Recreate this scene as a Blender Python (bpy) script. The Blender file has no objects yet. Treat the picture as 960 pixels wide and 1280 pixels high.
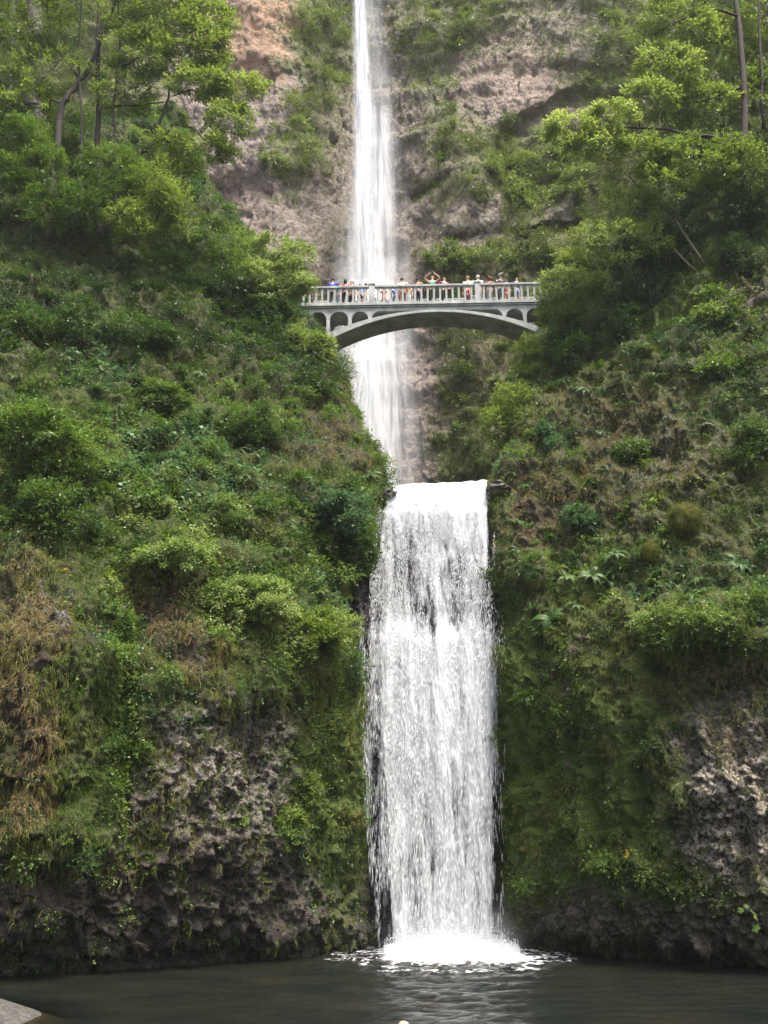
import bpy, math, random
import numpy as np
from mathutils import Vector, Matrix

# ------------------------------------------------------------------ camera, light, world
C = bpy.context.scene
COL = C.collection
FPX, PITCH, CAMZ = 1173.0, math.radians(19.6), 4.0
cam_d = bpy.data.cameras.new("camera")
cam_d.sensor_fit = 'VERTICAL'; cam_d.sensor_height = 36.0
cam_d.lens = FPX / 1280 * 36.0
cam_d.clip_start = 0.1; cam_d.clip_end = 2000
cam = bpy.data.objects.new("camera", cam_d)
cam.location = (0, 0, CAMZ); cam.rotation_euler = (math.radians(90) + PITCH, 0, 0)
COL.objects.link(cam); C.camera = cam

SUN_EL, SUN_AZ = math.radians(67), math.radians(135)     # azimuth clockwise from +Y: high on the right, behind the camera
w = bpy.data.worlds.new("World"); C.world = w; w.use_nodes = True
nt = w.node_tree; bg = nt.nodes["Background"]
sky = nt.nodes.new("ShaderNodeTexSky"); sky.sky_type = 'NISHITA'; sky.sun_disc = False
sky.sun_elevation = SUN_EL; sky.sun_rotation = SUN_AZ
sky.air_density = 1.0; sky.dust_density = 6.0; sky.ozone_density = 0.6
nt.links.new(sky.outputs[0], bg.inputs[0]); bg.inputs[1].default_value = 0.15
sd = bpy.data.lights.new("sun", 'SUN'); sd.energy = 2.8; sd.angle = math.radians(12); sd.color = (1.0, 0.955, 0.88)
sun = bpy.data.objects.new("sun", sd); COL.objects.link(sun)
sdir = Vector((math.sin(SUN_AZ) * math.cos(SUN_EL), math.cos(SUN_AZ) * math.cos(SUN_EL), math.sin(SUN_EL)))
sun.rotation_euler = sdir.to_track_quat('Z', 'Y').to_euler()
C.view_settings.view_transform = 'Standard'; C.view_settings.look = 'None'
C.view_settings.gamma = 1.0; C.view_settings.use_curve_mapping = False
C.view_settings.exposure = 1.55
C.render.engine = 'CYCLES'
C.cycles.use_denoising = True
C.cycles.max_bounces = 5; C.cycles.diffuse_bounces = 2; C.cycles.glossy_bounces = 2
C.cycles.transmission_bounces = 3; C.cycles.transparent_max_bounces = 24; C.cycles.volume_bounces = 0
C.cycles.caustics_reflective = False; C.cycles.caustics_refractive = False
C.cycles.sample_clamp_indirect = 4.0

# ------------------------------------------------------------------ projection helpers (photo pixels of a 960x1280 frame)
cp, sp = math.cos(PITCH), math.sin(PITCH)
def unproj(px, py, Y):
    px = np.asarray(px, float); py = np.asarray(py, float); Y = np.asarray(Y, float)
    a = (px - 480) / FPX; b = (640 - py) / FPX
    t = Y / (cp - b * sp)
    return np.stack(np.broadcast_arrays(a * t, Y, CAMZ + (sp + b * cp) * t), -1)
def proj(P):
    d = P - np.array([0, 0, CAMZ]); dep = d[..., 1] * cp + d[..., 2] * sp
    dep = np.maximum(dep, 0.5)
    vy = -d[..., 1] * sp + d[..., 2] * cp
    return 480 + FPX * d[..., 0] / dep, 640 - FPX * vy / dep
def V(px, py, Y): return Vector(unproj(px, py, Y).tolist())

# ------------------------------------------------------------------ numpy noise
def _h(ix, iy, iz, seed):
    h = (ix.astype(np.int64) * 374761393 + iy.astype(np.int64) * 668265263 + iz.astype(np.int64) * 2147483647 + seed * 1274126177) & 0xFFFFFFFF
    h = ((h ^ (h >> 13)) * 1274126177) & 0xFFFFFFFF
    h = ((h ^ (h >> 16)) * 2246822519) & 0xFFFFFFFF
    return ((h ^ (h >> 15)) & 0xFFFFFF) / float(0xFFFFFF)
def vnoise(p, seed=0):
    i = np.floor(p).astype(np.int64); f = p - i; f = f * f * f * (f * (f * 6 - 15) + 10)
    r = 0
    for dx in (0, 1):
        wx = f[..., 0] if dx else 1 - f[..., 0]
        for dy in (0, 1):
            wy = f[..., 1] if dy else 1 - f[..., 1]
            for dz in (0, 1):
                wz = f[..., 2] if dz else 1 - f[..., 2]
                r = r + wx * wy * wz * _h(i[..., 0] + dx, i[..., 1] + dy, i[..., 2] + dz, seed)
    return r * 2 - 1
def fbm(p, octs=4, seed=0, lac=2.03, gain=0.5):
    a, s, r = 1.0, 0.0, 0
    for k in range(octs):
        r = r + a * vnoise(p + k * 17.3, seed + k); s += a; a *= gain; p = p * lac
    return r / s
def voro(p, seed=0):
    """distance to nearest cell point and a random value of that cell"""
    i = np.floor(p).astype(np.int64)
    best = np.full(p.shape[:-1], 9.0); sec = np.full(p.shape[:-1], 9.0); val = np.zeros(p.shape[:-1])
    for dx in (-1, 0, 1):
        for dy in (-1, 0, 1):
            for dz in (-1, 0, 1):
                jx, jy, jz = i[..., 0] + dx, i[..., 1] + dy, i[..., 2] + dz
                d = ((jx + _h(jx, jy, jz, seed + 1) - p[..., 0]) ** 2 + (jy + _h(jx, jy, jz, seed + 2) - p[..., 1]) ** 2
                     + (jz + _h(jx, jy, jz, seed + 3) - p[..., 2]) ** 2)
                m = d < best
                sec = np.where(m, best, np.minimum(sec, d)); best = np.where(m, d, best)
                val = np.where(m, _h(jx, jy, jz, seed + 4), val)
    return np.sqrt(best), np.sqrt(sec), val
def sstep(a, b, x):
    t = np.clip((x - a) / (b - a), 0, 1); return t * t * (3 - 2 * t)
def field(px, py, base, blobs):
    F = np.full(px.shape, float(base))
    for (cx, cy, rx, ry, v) in blobs:
        k = np.exp(-(((px - cx) / rx) ** 2 + ((py - cy) / ry) ** 2) ** 1.5 * 0.8)
        F = F * (1 - k) + v * k
    return F
def smooth(A, ax, n):
    for _ in range(n):
        B = np.concatenate([A.take([0], ax), A, A.take([-1], ax)], ax)
        m = A.shape[ax]
        A = (B.take(range(0, m), ax) + 2 * B.take(range(1, m + 1), ax) + B.take(range(2, m + 2), ax)) / 4
    return A

# ------------------------------------------------------------------ object helpers
def tag(o, label=None, cat=None, group=None, kind=None):
    if label: o['label'] = label
    if cat: o['category'] = cat
    if group: o['group'] = group
    if kind: o['kind'] = kind
    return o
def link(name, me, mat=None, parent=None):
    o = bpy.data.objects.new(name, me); COL.objects.link(o)
    if mat is not None and me is not None: me.materials.append(mat)
    if parent is not None: o.parent = parent
    return o
def empty(name, loc=(0, 0, 0), rz=0.0):
    o = bpy.data.objects.new(name, None); COL.objects.link(o)
    o.location = loc; o.rotation_euler = (0, 0, rz); o.empty_display_size = 0.2
    return o
def mesh_np(name, verts, faces, fs, smooth_shade=False, attrs=None):
    """verts (N,3); faces flat index array with constant face size fs; attrs {name: (N,) or (N,4)} on points"""
    me = bpy.data.meshes.new(name)
    verts = np.ascontiguousarray(verts, dtype=np.float32).reshape(-1, 3); faces = np.ascontiguousarray(faces, dtype=np.int32).ravel()
    nf = len(faces) // fs
    me.vertices.add(len(verts)); me.vertices.foreach_set('co', verts.ravel())
    me.loops.add(len(faces)); me.loops.foreach_set('vertex_index', faces)
    me.polygons.add(nf); me.polygons.foreach_set('loop_start', np.arange(0, nf * fs, fs, dtype=np.int32))
    if smooth_shade: me.polygons.foreach_set('use_smooth', np.ones(nf, bool))
    me.update(calc_edges=True)
    for k, a in (attrs or {}).items():
        a = np.asarray(a, dtype=np.float32)
        if a.ndim == 1:
            at = me.attributes.new(k, 'FLOAT', 'POINT'); at.data.foreach_set('value', a)
        else:
            at = me.attributes.new(k, 'FLOAT_COLOR', 'POINT'); at.data.foreach_set('color', np.ascontiguousarray(a).ravel())
    return me
def grid_faces(R, K):
    a = np.arange(R * K).reshape(R, K)
    return np.stack([a[:-1, :-1], a[1:, :-1], a[1:, 1:], a[:-1, 1:]], -1).reshape(-1)
class MB:
    """collects simple solids into one mesh"""
    def __init__(s): s.v = []; s.f = []
    def box(s, x0, x1, y0, y1, z0, z1):
        n = len(s.v)
        s.v += [(x, y, z) for z in (z0, z1) for y in (y0, y1) for x in (x0, x1)]
        s.f += [tuple(n + i for i in q) for q in ((0, 2, 3, 1), (4, 5, 7, 6), (0, 1, 5, 4), (2, 6, 7, 3), (0, 4, 6, 2), (1, 3, 7, 5))]
    def prism(s, outline, y0, y1):
        """outline [(x,z)] extruded along y"""
        n = len(s.v); k = len(outline)
        s.v += [(x, y0, z) for x, z in outline] + [(x, y1, z) for x, z in outline]
        s.f.append(tuple(range(n, n + k))); s.f.append(tuple(range(n + 2 * k - 1, n + k - 1, -1)))
        for i in range(k):
            j = (i + 1) % k
            s.f.append((n + j, n + i, n + k + i, n + k + j))
    def strip(s, quads_outline_top, bottom, y0, y1):
        """solid between two polylines of the same length (x,z), extruded in y"""
        n = len(s.v); k = len(bottom)
        for y in (y0, y1):
            s.v += [(x, y, z) for x, z in quads_outline_top] + [(x, y, z) for x, z in bottom]
        T, B, T2, B2 = n, n + k, n + 2 * k, n + 3 * k
        for i in range(k - 1):
            s.f += [(B + i, B + i + 1, T + i + 1, T + i), (T2 + i, T2 + i + 1, B2 + i + 1, B2 + i),
                    (T + i, T + i + 1, T2 + i + 1, T2 + i), (B2 + i, B2 + i + 1, B + i + 1, B + i)]
        s.f += [(B, T, T2, B2), (T + k - 1, B + k - 1, B2 + k - 1, T2 + k - 1)]
    def tube(s, pts, rads, seg=6, cap=True):
        pts = [Vector(p) for p in pts]; n = len(s.v); up = Vector((0.13, 0.21, 1)).normalized()
        for i, p in enumerate(pts):
            t = (pts[min(i + 1, len(pts) - 1)] - pts[max(i - 1, 0)])
            t = t.normalized() if t.length > 1e-9 else Vector((0, 0, 1))
            a = t.cross(up)
            if a.length < 0.05: a = t.cross(Vector((1, 0, 0)))
            a.normalize(); b = t.cross(a)
            for k in range(seg):
                an = 2 * math.pi * k / seg
                s.v.append(tuple(p + (a * math.cos(an) + b * math.sin(an)) * rads[i]))
        for i in range(len(pts) - 1):
            for k in range(seg):
                k2 = (k + 1) % seg
                s.f.append((n + i * seg + k, n + i * seg + k2, n + (i + 1) * seg + k2, n + (i + 1) * seg + k))
        if cap:
            s.f.append(tuple(n + k for k in range(seg - 1, -1, -1)))
            m = n + (len(pts) - 1) * seg; s.f.append(tuple(m + k for k in range(seg)))
    def mesh(s, name, smooth_shade=False):
        me = bpy.data.meshes.new(name); me.from_pydata([tuple(v) for v in s.v], [], s.f); me.update()
        if smooth_shade: me.polygons.foreach_set('use_smooth', np.ones(len(me.polygons), bool))
        return me
    def build(s, name, mat, parent=None, smooth_shade=False, bevel=0):
        o = link(name, s.mesh(name, smooth_shade), mat, parent)
        if bevel:
            b = o.modifiers.new('bevel', 'BEVEL'); b.width = bevel; b.segments = 2; b.limit_method = 'ANGLE'
        return o

# ------------------------------------------------------------------ materials
def newmat(name):
    m = bpy.data.materials.new(name); m.use_nodes = True
    m.node_tree.nodes.clear()
    return m, m.node_tree.nodes, m.node_tree.links
def N(nodes, t, **kw):
    n = nodes.new(t)
    for k, v in kw.items(): setattr(n, k, v)
    return n
def ramp(nodes, stops, interp='LINEAR'):
    r = nodes.new('ShaderNodeValToRGB'); r.color_ramp.interpolation = interp
    e = r.color_ramp.elements
    while len(e) > 1: e.remove(e[-1])
    e[0].position = stops[0][0]; e[0].color = (*stops[0][1], 1)
    for p, c in stops[1:]:
        q = e.new(p); q.color = (*c, 1)
    return r
def mix(nodes, links, fac, a, b, mode='MIX'):
    m = nodes.new('ShaderNodeMix'); m.data_type = 'RGBA'; m.blend_type = mode
    for s, v in ((m.inputs[0], fac), (m.inputs[6], a), (m.inputs[7], b)):
        if hasattr(v, 'links') or hasattr(v, 'is_linked'): links.new(v, s)
        else: s.default_value = v if not isinstance(v, tuple) else (*v, 1)
    return m.outputs[2]
def mth(nodes, links, op, a, b=None, clamp=False):
    m = nodes.new('ShaderNodeMath'); m.operation = op; m.use_clamp = clamp
    for s, v in ((m.inputs[0], a), (m.inputs[1], b)):
        if v is None: continue
        if hasattr(v, 'is_linked'): links.new(v, s)
        else: s.default_value = v
    return m.outputs[0]
def coords(nodes, links, scale=(1, 1, 1)):
    tc = nodes.new('ShaderNodeTexCoord'); mp = nodes.new('ShaderNodeMapping')
    mp.inputs['Scale'].default_value = scale
    links.new(tc.outputs['Object'], mp.inputs['Vector']); return mp.outputs[0]
def noise(nodes, links, vec, scale, detail=6, rough=0.6, out='Fac'):
    n = nodes.new('ShaderNodeTexNoise'); n.inputs['Scale'].default_value = scale
    n.inputs['Detail'].default_value = detail; n.inputs['Roughness'].default_value = rough
    if vec is not None: links.new(vec, n.inputs['Vector'])
    return n.outputs[out]

def plain_mat(name, col, rough=0.6, var=0.15, scale=6.0, bump=0.0, spec=0.4, metal=0.0):
    m, n, l = newmat(name)
    v = coords(n, l)
    f = noise(n, l, v, scale)
    c2 = tuple(max(0, c * (1 - var * 2)) for c in col); c1 = tuple(min(1, c * (1 + var)) for c in col)
    r = ramp(n, [(0.3, c2), (0.7, c1)]); l.new(f, r.inputs[0])
    b = N(n, 'ShaderNodeBsdfPrincipled'); l.new(r.outputs[0], b.inputs['Base Color'])
    b.inputs['Roughness'].default_value = rough; b.inputs['Specular IOR Level'].default_value = spec; b.inputs['Metallic'].default_value = metal
    if bump:
        bp = N(n, 'ShaderNodeBump'); bp.inputs['Strength'].default_value = bump; bp.inputs['Distance'].default_value = 0.05
        l.new(noise(n, l, v, scale * 4, 8), bp.inputs['Height']); l.new(bp.outputs[0], b.inputs['Normal'])
    o = N(n, 'ShaderNodeOutputMaterial'); l.new(b.outputs[0], o.inputs[0]); return m

def leaf_mat(name, stops, trans=0.35, rough=0.45, spec=0.32, tcol=1.5):
    """stops along the per-leaf 'tint' attribute"""
    m, n, l = newmat(name)
    at = N(n, 'ShaderNodeAttribute', attribute_name='tint')
    r = ramp(n, stops); l.new(at.outputs['Fac'], r.inputs[0])
    b = N(n, 'ShaderNodeBsdfPrincipled'); l.new(r.outputs[0], b.inputs['Base Color'])
    b.inputs['Roughness'].default_value = rough; b.inputs['Specular IOR Level'].default_value = spec
    t = N(n, 'ShaderNodeBsdfTranslucent')
    hs = N(n, 'ShaderNodeHueSaturation'); hs.inputs['Hue'].default_value = 0.485; hs.inputs['Saturation'].default_value = 1.1; hs.inputs['Value'].default_value = tcol
    l.new(r.outputs[0], hs.inputs['Color']); l.new(hs.outputs[0], t.inputs[0])
    mx = N(n, 'ShaderNodeMixShader'); mx.inputs[0].default_value = trans
    l.new(b.outputs[0], mx.inputs[1]); l.new(t.outputs[0], mx.inputs[2])
    o = N(n, 'ShaderNodeOutputMaterial'); l.new(mx.outputs[0], o.inputs[0]); return m

def cliff_mat(name, rock_stops, pale, soil, moss_a, moss_b, warm, vscale=3.2, bumpd=0.12, lump=9.0):
    """mask attribute: R bare rock, G dry/brown instead of green, B pale lichen, A warm (rust) rock"""
    m, n, l = newmat(name)
    at = N(n, 'ShaderNodeAttribute', attribute_name='mask')
    sep = N(n, 'ShaderNodeSeparateColor'); l.new(at.outputs['Color'], sep.inputs[0])
    v = coords(n, l)
    n1 = noise(n, l, v, 1.7, 10, 0.65); n2 = noise(n, l, v, 7.0, 8, 0.7)
    vo = N(n, 'ShaderNodeTexVoronoi', feature='F1'); vo.inputs['Scale'].default_value = lump; vo.inputs['Randomness'].default_value = 1
    # warp the cells so facets are irregular
    nv = noise(n, l, v, 5.0, 4, 0.6, 'Color')
    va = N(n, 'ShaderNodeVectorMath', operation='SCALE'); l.new(nv, va.inputs[0]); va.inputs['Scale'].default_value = 0.35
    vb = N(n, 'ShaderNodeVectorMath', operation='ADD'); l.new(v, vb.inputs[0]); l.new(va.outputs[0], vb.inputs[1]); l.new(vb.outputs[0], vo.inputs['Vector'])
    vsep = N(n, 'ShaderNodeSeparateColor'); l.new(vo.outputs['Color'], vsep.inputs[0])
    vo2 = N(n, 'ShaderNodeTexVoronoi', feature='F1'); vo2.inputs['Scale'].default_value = vscale; l.new(vb.outputs[0], vo2.inputs['Vector'])
    mixv = mth(n, l, 'ADD', mth(n, l, 'MULTIPLY', n1, 0.55), mth(n, l, 'MULTIPLY', vsep.outputs[0], 0.3))
    mixv = mth(n, l, 'ADD', mixv, mth(n, l, 'MULTIPLY', n2, 0.25))
    rr = ramp(n, rock_stops); l.new(mixv, rr.inputs[0])
    # pale lichen facets
    pf = mth(n, l, 'MULTIPLY', sep.outputs[2], mth(n, l, 'GREATER_THAN', mth(n, l, 'ADD', vsep.outputs[1], mth(n, l, 'MULTIPLY', n2, 0.8)), 0.92), True)
    rock = mix(n, l, pf, rr.outputs[0], pale)
    wf = mth(n, l, 'MULTIPLY', at.outputs['Alpha'], mth(n, l, 'MULTIPLY', n1, 1.5), True)
    rock = mix(n, l, wf, rock, warm)
    # moss / soil skin
    n3 = noise(n, l, v, 3.1, 9, 0.7)
    mr = ramp(n, [(0.3, moss_a), (0.55, moss_b), (0.75, tuple(c * 0.45 for c in moss_a))]); l.new(n3, mr.inputs[0])
    sr = ramp(n, [(0.3, tuple(c * 0.5 for c in soil)), (0.6, soil), (0.8, tuple(c * 1.5 for c in soil))]); l.new(n2, sr.inputs[0])
    dryf = mth(n, l, 'ADD', sep.outputs[1], mth(n, l, 'MULTIPLY', mth(n, l, 'SUBTRACT', n1, 0.5), 1.2), True)
    skin = mix(n, l, dryf, mr.outputs[0], sr.outputs[0])
    rf = mth(n, l, 'ADD', sep.outputs[0], mth(n, l, 'MULTIPLY', mth(n, l, 'SUBTRACT', n2, 0.5), 1.6))
    rs = N(n, 'ShaderNodeMapRange'); rs.inputs[1].default_value = 0.42; rs.inputs[2].default_value = 0.58; l.new(rf, rs.inputs[0])
    col = mix(n, l, rs.outputs[0], skin, rock)
    b = N(n, 'ShaderNodeBsdfPrincipled'); l.new(col, b.inputs['Base Color'])
    b.inputs['Roughness'].default_value = 0.75; b.inputs['Specular IOR Level'].default_value = 0.3
    h = mth(n, l, 'ADD', mth(n, l, 'MULTIPLY', vo.outputs['Distance'], -0.6), mth(n, l, 'MULTIPLY', n2, 0.9))
    h = mth(n, l, 'ADD', h, mth(n, l, 'MULTIPLY', noise(n, l, v, 26.0, 6, 0.7), 0.5))
    bp = N(n, 'ShaderNodeBump'); bp.inputs['Strength'].default_value = 0.9; bp.inputs['Distance'].default_value = bumpd
    l.new(h, bp.inputs['Height']); l.new(bp.outputs[0], b.inputs['Normal'])
    o = N(n, 'ShaderNodeOutputMaterial'); l.new(b.outputs[0], o.inputs[0]); return m
# ------------------------------------------------------------------ ground, pool bed, water
def terrain_height(x, y):
    """bank under the camera, pool bed, far ground"""
    bank = 2.2 * sstep(21, 12, y) - 0.9
    return bank
R = 120
gx = np.concatenate([np.linspace(-300, -60, 20)[:-1], np.linspace(-60, 60, 121), np.linspace(60, 300, 20)[1:]])
gy = np.concatenate([np.linspace(-300, -20, 20)[:-1], np.linspace(-20, 60, 161), np.linspace(60, 300, 12)[1:]])
GX, GY = np.meshgrid(gx, gy)
GZ = terrain_height(GX, GY) + 0.12 * fbm(np.stack([GX * .4, GY * .4, GX * 0], -1), 4, 3)
# a gravel spit on the left rises out of the water
spit = np.exp(-(((GX + 11.6) / 3.9) ** 2 + ((GY - 26.0) / 3.3) ** 2))
GZ = GZ + 1.55 * spit + spit * 0.1 * fbm(np.stack([GX * 1.3, GY * 1.3, GX * 0], -1), 4, 6)
MAT_ground = plain_mat('gravel_bed', (0.085, 0.08, 0.07), 0.8, 0.42, 9, 1.0)
ground = link('ground', mesh_np('ground', np.stack([GX, GY, GZ], -1), grid_faces(*GX.shape), 4, True), MAT_ground)
tag(ground, 'grey gravel ground and pool bed, showing as the pebble spit at the lower left corner', 'ground', kind='structure')

m, n, l = newmat('pool_water')
v = coords(n, l, (1.0, 1.6, 1.0))
b = N(n, 'ShaderNodeBsdfPrincipled')
wn = noise(n, l, v, 0.35, 5, 0.6)
wr = ramp(n, [(0.35, (0.005, 0.009, 0.006)), (0.6, (0.014, 0.015, 0.008)), (0.8, (0.03, 0.02, 0.010))]); l.new(wn, wr.inputs[0])
l.new(wr.outputs[0], b.inputs['Base Color'])
b.inputs['Roughness'].default_value = 0.09; b.inputs['IOR'].default_value = 1.33; b.inputs['Specular IOR Level'].default_value = 0.18
a1 = noise(n, l, v, 3.0, 6, 0.65); a2 = noise(n, l, v, 11.0, 4, 0.7)
h = mth(n, l, 'ADD', a1, mth(n, l, 'MULTIPLY', a2, 0.4))
bp = N(n, 'ShaderNodeBump'); bp.inputs['Strength'].default_value = 1.0; bp.inputs['Distance'].default_value = 0.35
l.new(h, bp.inputs['Height']); l.new(bp.outputs[0], b.inputs['Normal'])
# clear shallows near the gravel: see the bed through thin water
at = N(n, 'ShaderNodeAttribute', attribute_name='shallow')
tr = N(n, 'ShaderNodeBsdfTransparent'); tr.inputs[0].default_value = (0.62, 0.55, 0.42, 1)
mx = N(n, 'ShaderNodeMixShader'); l.new(at.outputs['Fac'], mx.inputs[0]); l.new(b.outputs[0], mx.inputs[1]); l.new(tr.outputs[0], mx.inputs[2])
o = N(n, 'ShaderNodeOutputMaterial'); l.new(mx.outputs[0], o.inputs[0])
MAT_water = m
gx = np.linspace(-45, 45, 560); gy = np.linspace(14, 60, 420)
GX, GY = np.meshgrid(gx, gy)
FB = (2.6, 39.4)                                            # foot of the lower fall
rd = np.hypot(GX - FB[0], (GY - FB[1]) * 1.15)
ripple = np.sin(rd * 3.1 + 2.5 * fbm(np.stack([GX * .5, GY * .5, GX * 0], -1), 3, 8)) * 0.05 * np.exp(-rd / 7)
GZ = ripple + 0.05 * fbm(np.stack([GX * 1.6, GY * 1.8, GX * 0], -1), 5, 5) * (0.5 + 2 * np.exp(-rd / 8))
shal = np.clip(1 - (0 - (terrain_height(GX, GY) + 1.55 * np.exp(-(((GX + 11.6) / 3.9) ** 2 + ((GY - 26.0) / 3.3) ** 2)))) / 0.55, 0, 1) * 0.75
pool = link('water', mesh_np('water', np.stack([GX, GY, GZ], -1), grid_faces(*GX.shape), 4, True, {'shallow': shal.ravel()}), MAT_water)
tag(pool, 'dark rippled plunge pool at the foot of the cliffs', 'water', kind='structure')

# ------------------------------------------------------------------ cliffs
def sheet(rows_py, tpx, tY, NR, NC, sm=(6, 4)):
    """rows_py (r,), tpx/tY (r,c): control values; returns dense px,Y,py arrays"""
    rows_py = np.array(rows_py, float); tpx = np.array(tpx, float); tY = np.array(tY, float)
    o = np.argsort(rows_py); rows_py, tpx, tY = rows_py[o], tpx[o], tY[o]
    py = np.linspace(rows_py[0], rows_py[-1], NR)
    c0 = np.arange(tpx.shape[1]); cc = np.linspace(0, tpx.shape[1] - 1, NC)
    def up(T):
        A = np.stack([np.interp(py, rows_py, T[:, k]) for k in range(T.shape[1])], 1)
        B = np.stack([np.interp(cc, c0, A[r]) for r in range(NR)], 0)
        return smooth(smooth(B, 0, sm[0] * 6), 1, sm[1] * 6)
    return up(tpx), np.repeat(py[:, None], NC, 1), up(tY)
def normals(P):
    du = np.gradient(P, axis=1); dv = np.gradient(P, axis=0)
    n = np.cross(dv, du); n /= np.linalg.norm(n, axis=-1, keepdims=True) + 1e-9
    return n

class Surf: pass
def finish(P, sgn=1):
    S = Surf(); S.P = P; S.N = normals(P) * sgn
    e1 = np.linalg.norm(np.gradient(P, axis=0), axis=-1); e2 = np.linalg.norm(np.gradient(P, axis=1), axis=-1)
    S.A = e1 * e2; S.px, S.py = proj(P)
    wv = fbm(P * 0.55, 4, 91) ; wv2 = fbm(P * 0.55 + 50, 4, 92)
    S.qx = S.px + wv * 42; S.qy = S.py + wv2 * 42
    return S

# --- left cliff
LE_py = [1330, 1250, 1190, 1100, 1000, 900, 850, 800, 765, 735, 700, 660, 620, 600, 560, 520, 480, 440, 400, 370, 330, 300, 250, 200, 140]
LE_px = [452, 450, 447, 445, 442, 440, 436, 428, 423, 425, 442, 462, 474, 468, 452, 438, 424, 400, 384, 378, 345, 300, 262, 235, 215]
LE_Y = [41, 41.2, 41.4, 41.2, 40.8, 40.2, 39.9, 39.9, 40.2, 41, 41.8, 42.6, 43.2, 43.6, 45, 46.4, 48.2, 50.3, 52, 53, 53, 53, 54, 55, 57]
L0_py = [1330, 1250, 1225, 1180, 1100, 1000, 900, 820, 760, 700, 640, 560, 480, 400, 330, 280, 230, 140]
L0_Y = [33.8, 33.3, 33.0, 32.6, 32.3, 32.0, 31.9, 32.2, 33.0, 34.6, 36.2, 38.2, 40.2, 42.4, 44.4, 46.2, 48.6, 53.5]
rows = [1330, 1275, 1235, 1200, 1150, 1100, 1050, 1000, 950, 900, 860, 820, 785, 750, 720, 690, 650, 620, 590, 560, 520, 480, 440, 400, 370, 340, 310, 280, 250, 200, 140]
T = [0, .12, .24, .34, .44, .54, .64, .74, .82, .89, .95, 1.0]
tp, tY = [], []
for r in rows:
    e = np.interp(-r, -np.array(LE_py, float), LE_px); ye = np.interp(-r, -np.array(LE_py, float), LE_Y)
    y0 = np.interp(-r, -np.array(L0_py, float), L0_Y)
    x0 = -420
    a, b_ = [], []
    for t in T:
        px = x0 + (e - x0) * t; s = (px - 0) / max(e, 1)
        Yv = y0 + (ye - y0) * (max(s, 0) ** 1.7) + (min(s, 0) * 2.5)
        a.append(px); b_.append(Yv)
    up = r < 610
    a += [e + 3, e - 6, e - 40, e - 120]; b_ += [b_[-1] + 1.2, b_[-1] + 3.2, b_[-1] + 7, b_[-1] + 14]
    tp.append(a); tY.append(b_)
px, py, Y = sheet(rows, tp, tY, 620, 620, (3, 1))
def crag(P, seed, s=1.0):
    """sharp edged ribs, pockets and steps"""
    a = 1 - np.abs(fbm(P * np.array([.75, .75, .42]) * s, 4, seed)) * 3.2
    b = 1 - np.abs(fbm(P * 1.7 * s, 4, seed + 9)) * 3.0
    return np.clip(a, -1, 1) * .38 + np.clip(b, -1, 1) * .2
def bumps(px, py, L):
    F = np.zeros(px.shape)
    for (cx, cy, rx, ry, dv) in L: F += dv * np.exp(-(((px - cx) / rx) ** 2 + ((py - cy) / ry) ** 2))
    return F
Y = Y + bumps(px, py, [(150, 900, 28, 170, 1.1), (290, 960, 120, 160, -0.7), (395, 790, 55, 55, -1.5), (60, 900, 70, 200, -0.6), (350, 860, 70, 30, -0.5), (290, 905, 70, 25, 0.5),
                       (60, 560, 80, 70, -0.9), (205, 770, 60, 45, 0.8), (215, 705, 55, 22, -0.9), (420, 640, 55, 60, -0.6), (300, 500, 90, 40, 0.9), (380, 430, 60, 30, -0.8),
                       (120, 1215, 260, 40, 1.3), (60, 1040, 120, 25, -0.3), (300, 1190, 200, 22, 0.9), (420, 500, 40, 40, 0.8), (130, 420, 90, 30, 0.8)])
Y = Y + 2.6 * sstep(1184, 1222, py + (px - 450) * 0.075)
P = unproj(px, py, Y)
nr = normals(P); sg = np.sign(-nr[300, 100, 1]); nr *= sg
rockf = field(px, py, 0.25, [(230, 1140, 330, 120, 1.0), (280, 960, 95, 110, 1.0), (60, 760, 25, 25, 0.9), (410, 560, 45, 60, 0.6)])
big = fbm(P * 0.28, 4, 11) * 0.75; med = fbm(P * 1.1, 4, 21) * 0.32
F1, F2, cv = voro(P * 3.6 + 0.5 * fbm(P * 2, 2, 5)[..., None], 31); G1, G2, gv = voro(P * 8.0, 41)
disp = big + med + crag(P, 15) + rockf * (0.2 * (cv - 0.5) - 0.16 * F1 + 0.09 * (gv - 0.5) - 0.05 * G1) + (1 - rockf) * 0.12 * fbm(P * 3.1, 3, 61)
SL = finish(P + nr * disp[..., None], sg)
q = (SL.qx, SL.qy)
SL.rock = field(*q, 0.12, [(220, 1160, 420, 105, 0.95), (275, 965, 100, 115, 0.92), (60, 755, 18, 22, 0.9), (100, 770, 12, 30, 0.8), (250, 800, 26, 30, 0.6), (420, 1000, 34, 200, 0.3),
                           (405, 545, 40, 45, 0.55), (360, 600, 40, 40, 0.4), (190, 1010, 50, 40, 0.6), (345, 760, 40, 22, 0.1)])
SL.dry = field(*q, 0.35, [(60, 330, 150, 110, .5), (40, 850, 85, 170, 0.95), (150, 880, 35, 150, 0.15), (270, 800, 70, 60, 0.8), (200, 750, 50, 60, 0.95), (400, 540, 60, 70, 0.85), 
                          (420, 970, 50, 200, 0.05), (340, 620, 60, 50, 0.75), (230, 440, 200, 60, 0.6), (200, 600, 160, 50, 0.1), (200, 1140, 200, 60, 0.5), (110, 900, 35, 90, 0.45)])
SL.pale = field(*q, 0.15, [(280, 960, 100, 120, 0.8), (60, 755, 20, 25, 0.6), (220, 1130, 250, 60, 0.05)])
SL.warm = field(*q, 0.1, [(150, 1060, 120, 60, 0.35), (220, 780, 40, 60, 0.6), (400, 560, 60, 60, 0.4), (15, 320, 40, 50, 0.6)])
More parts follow.
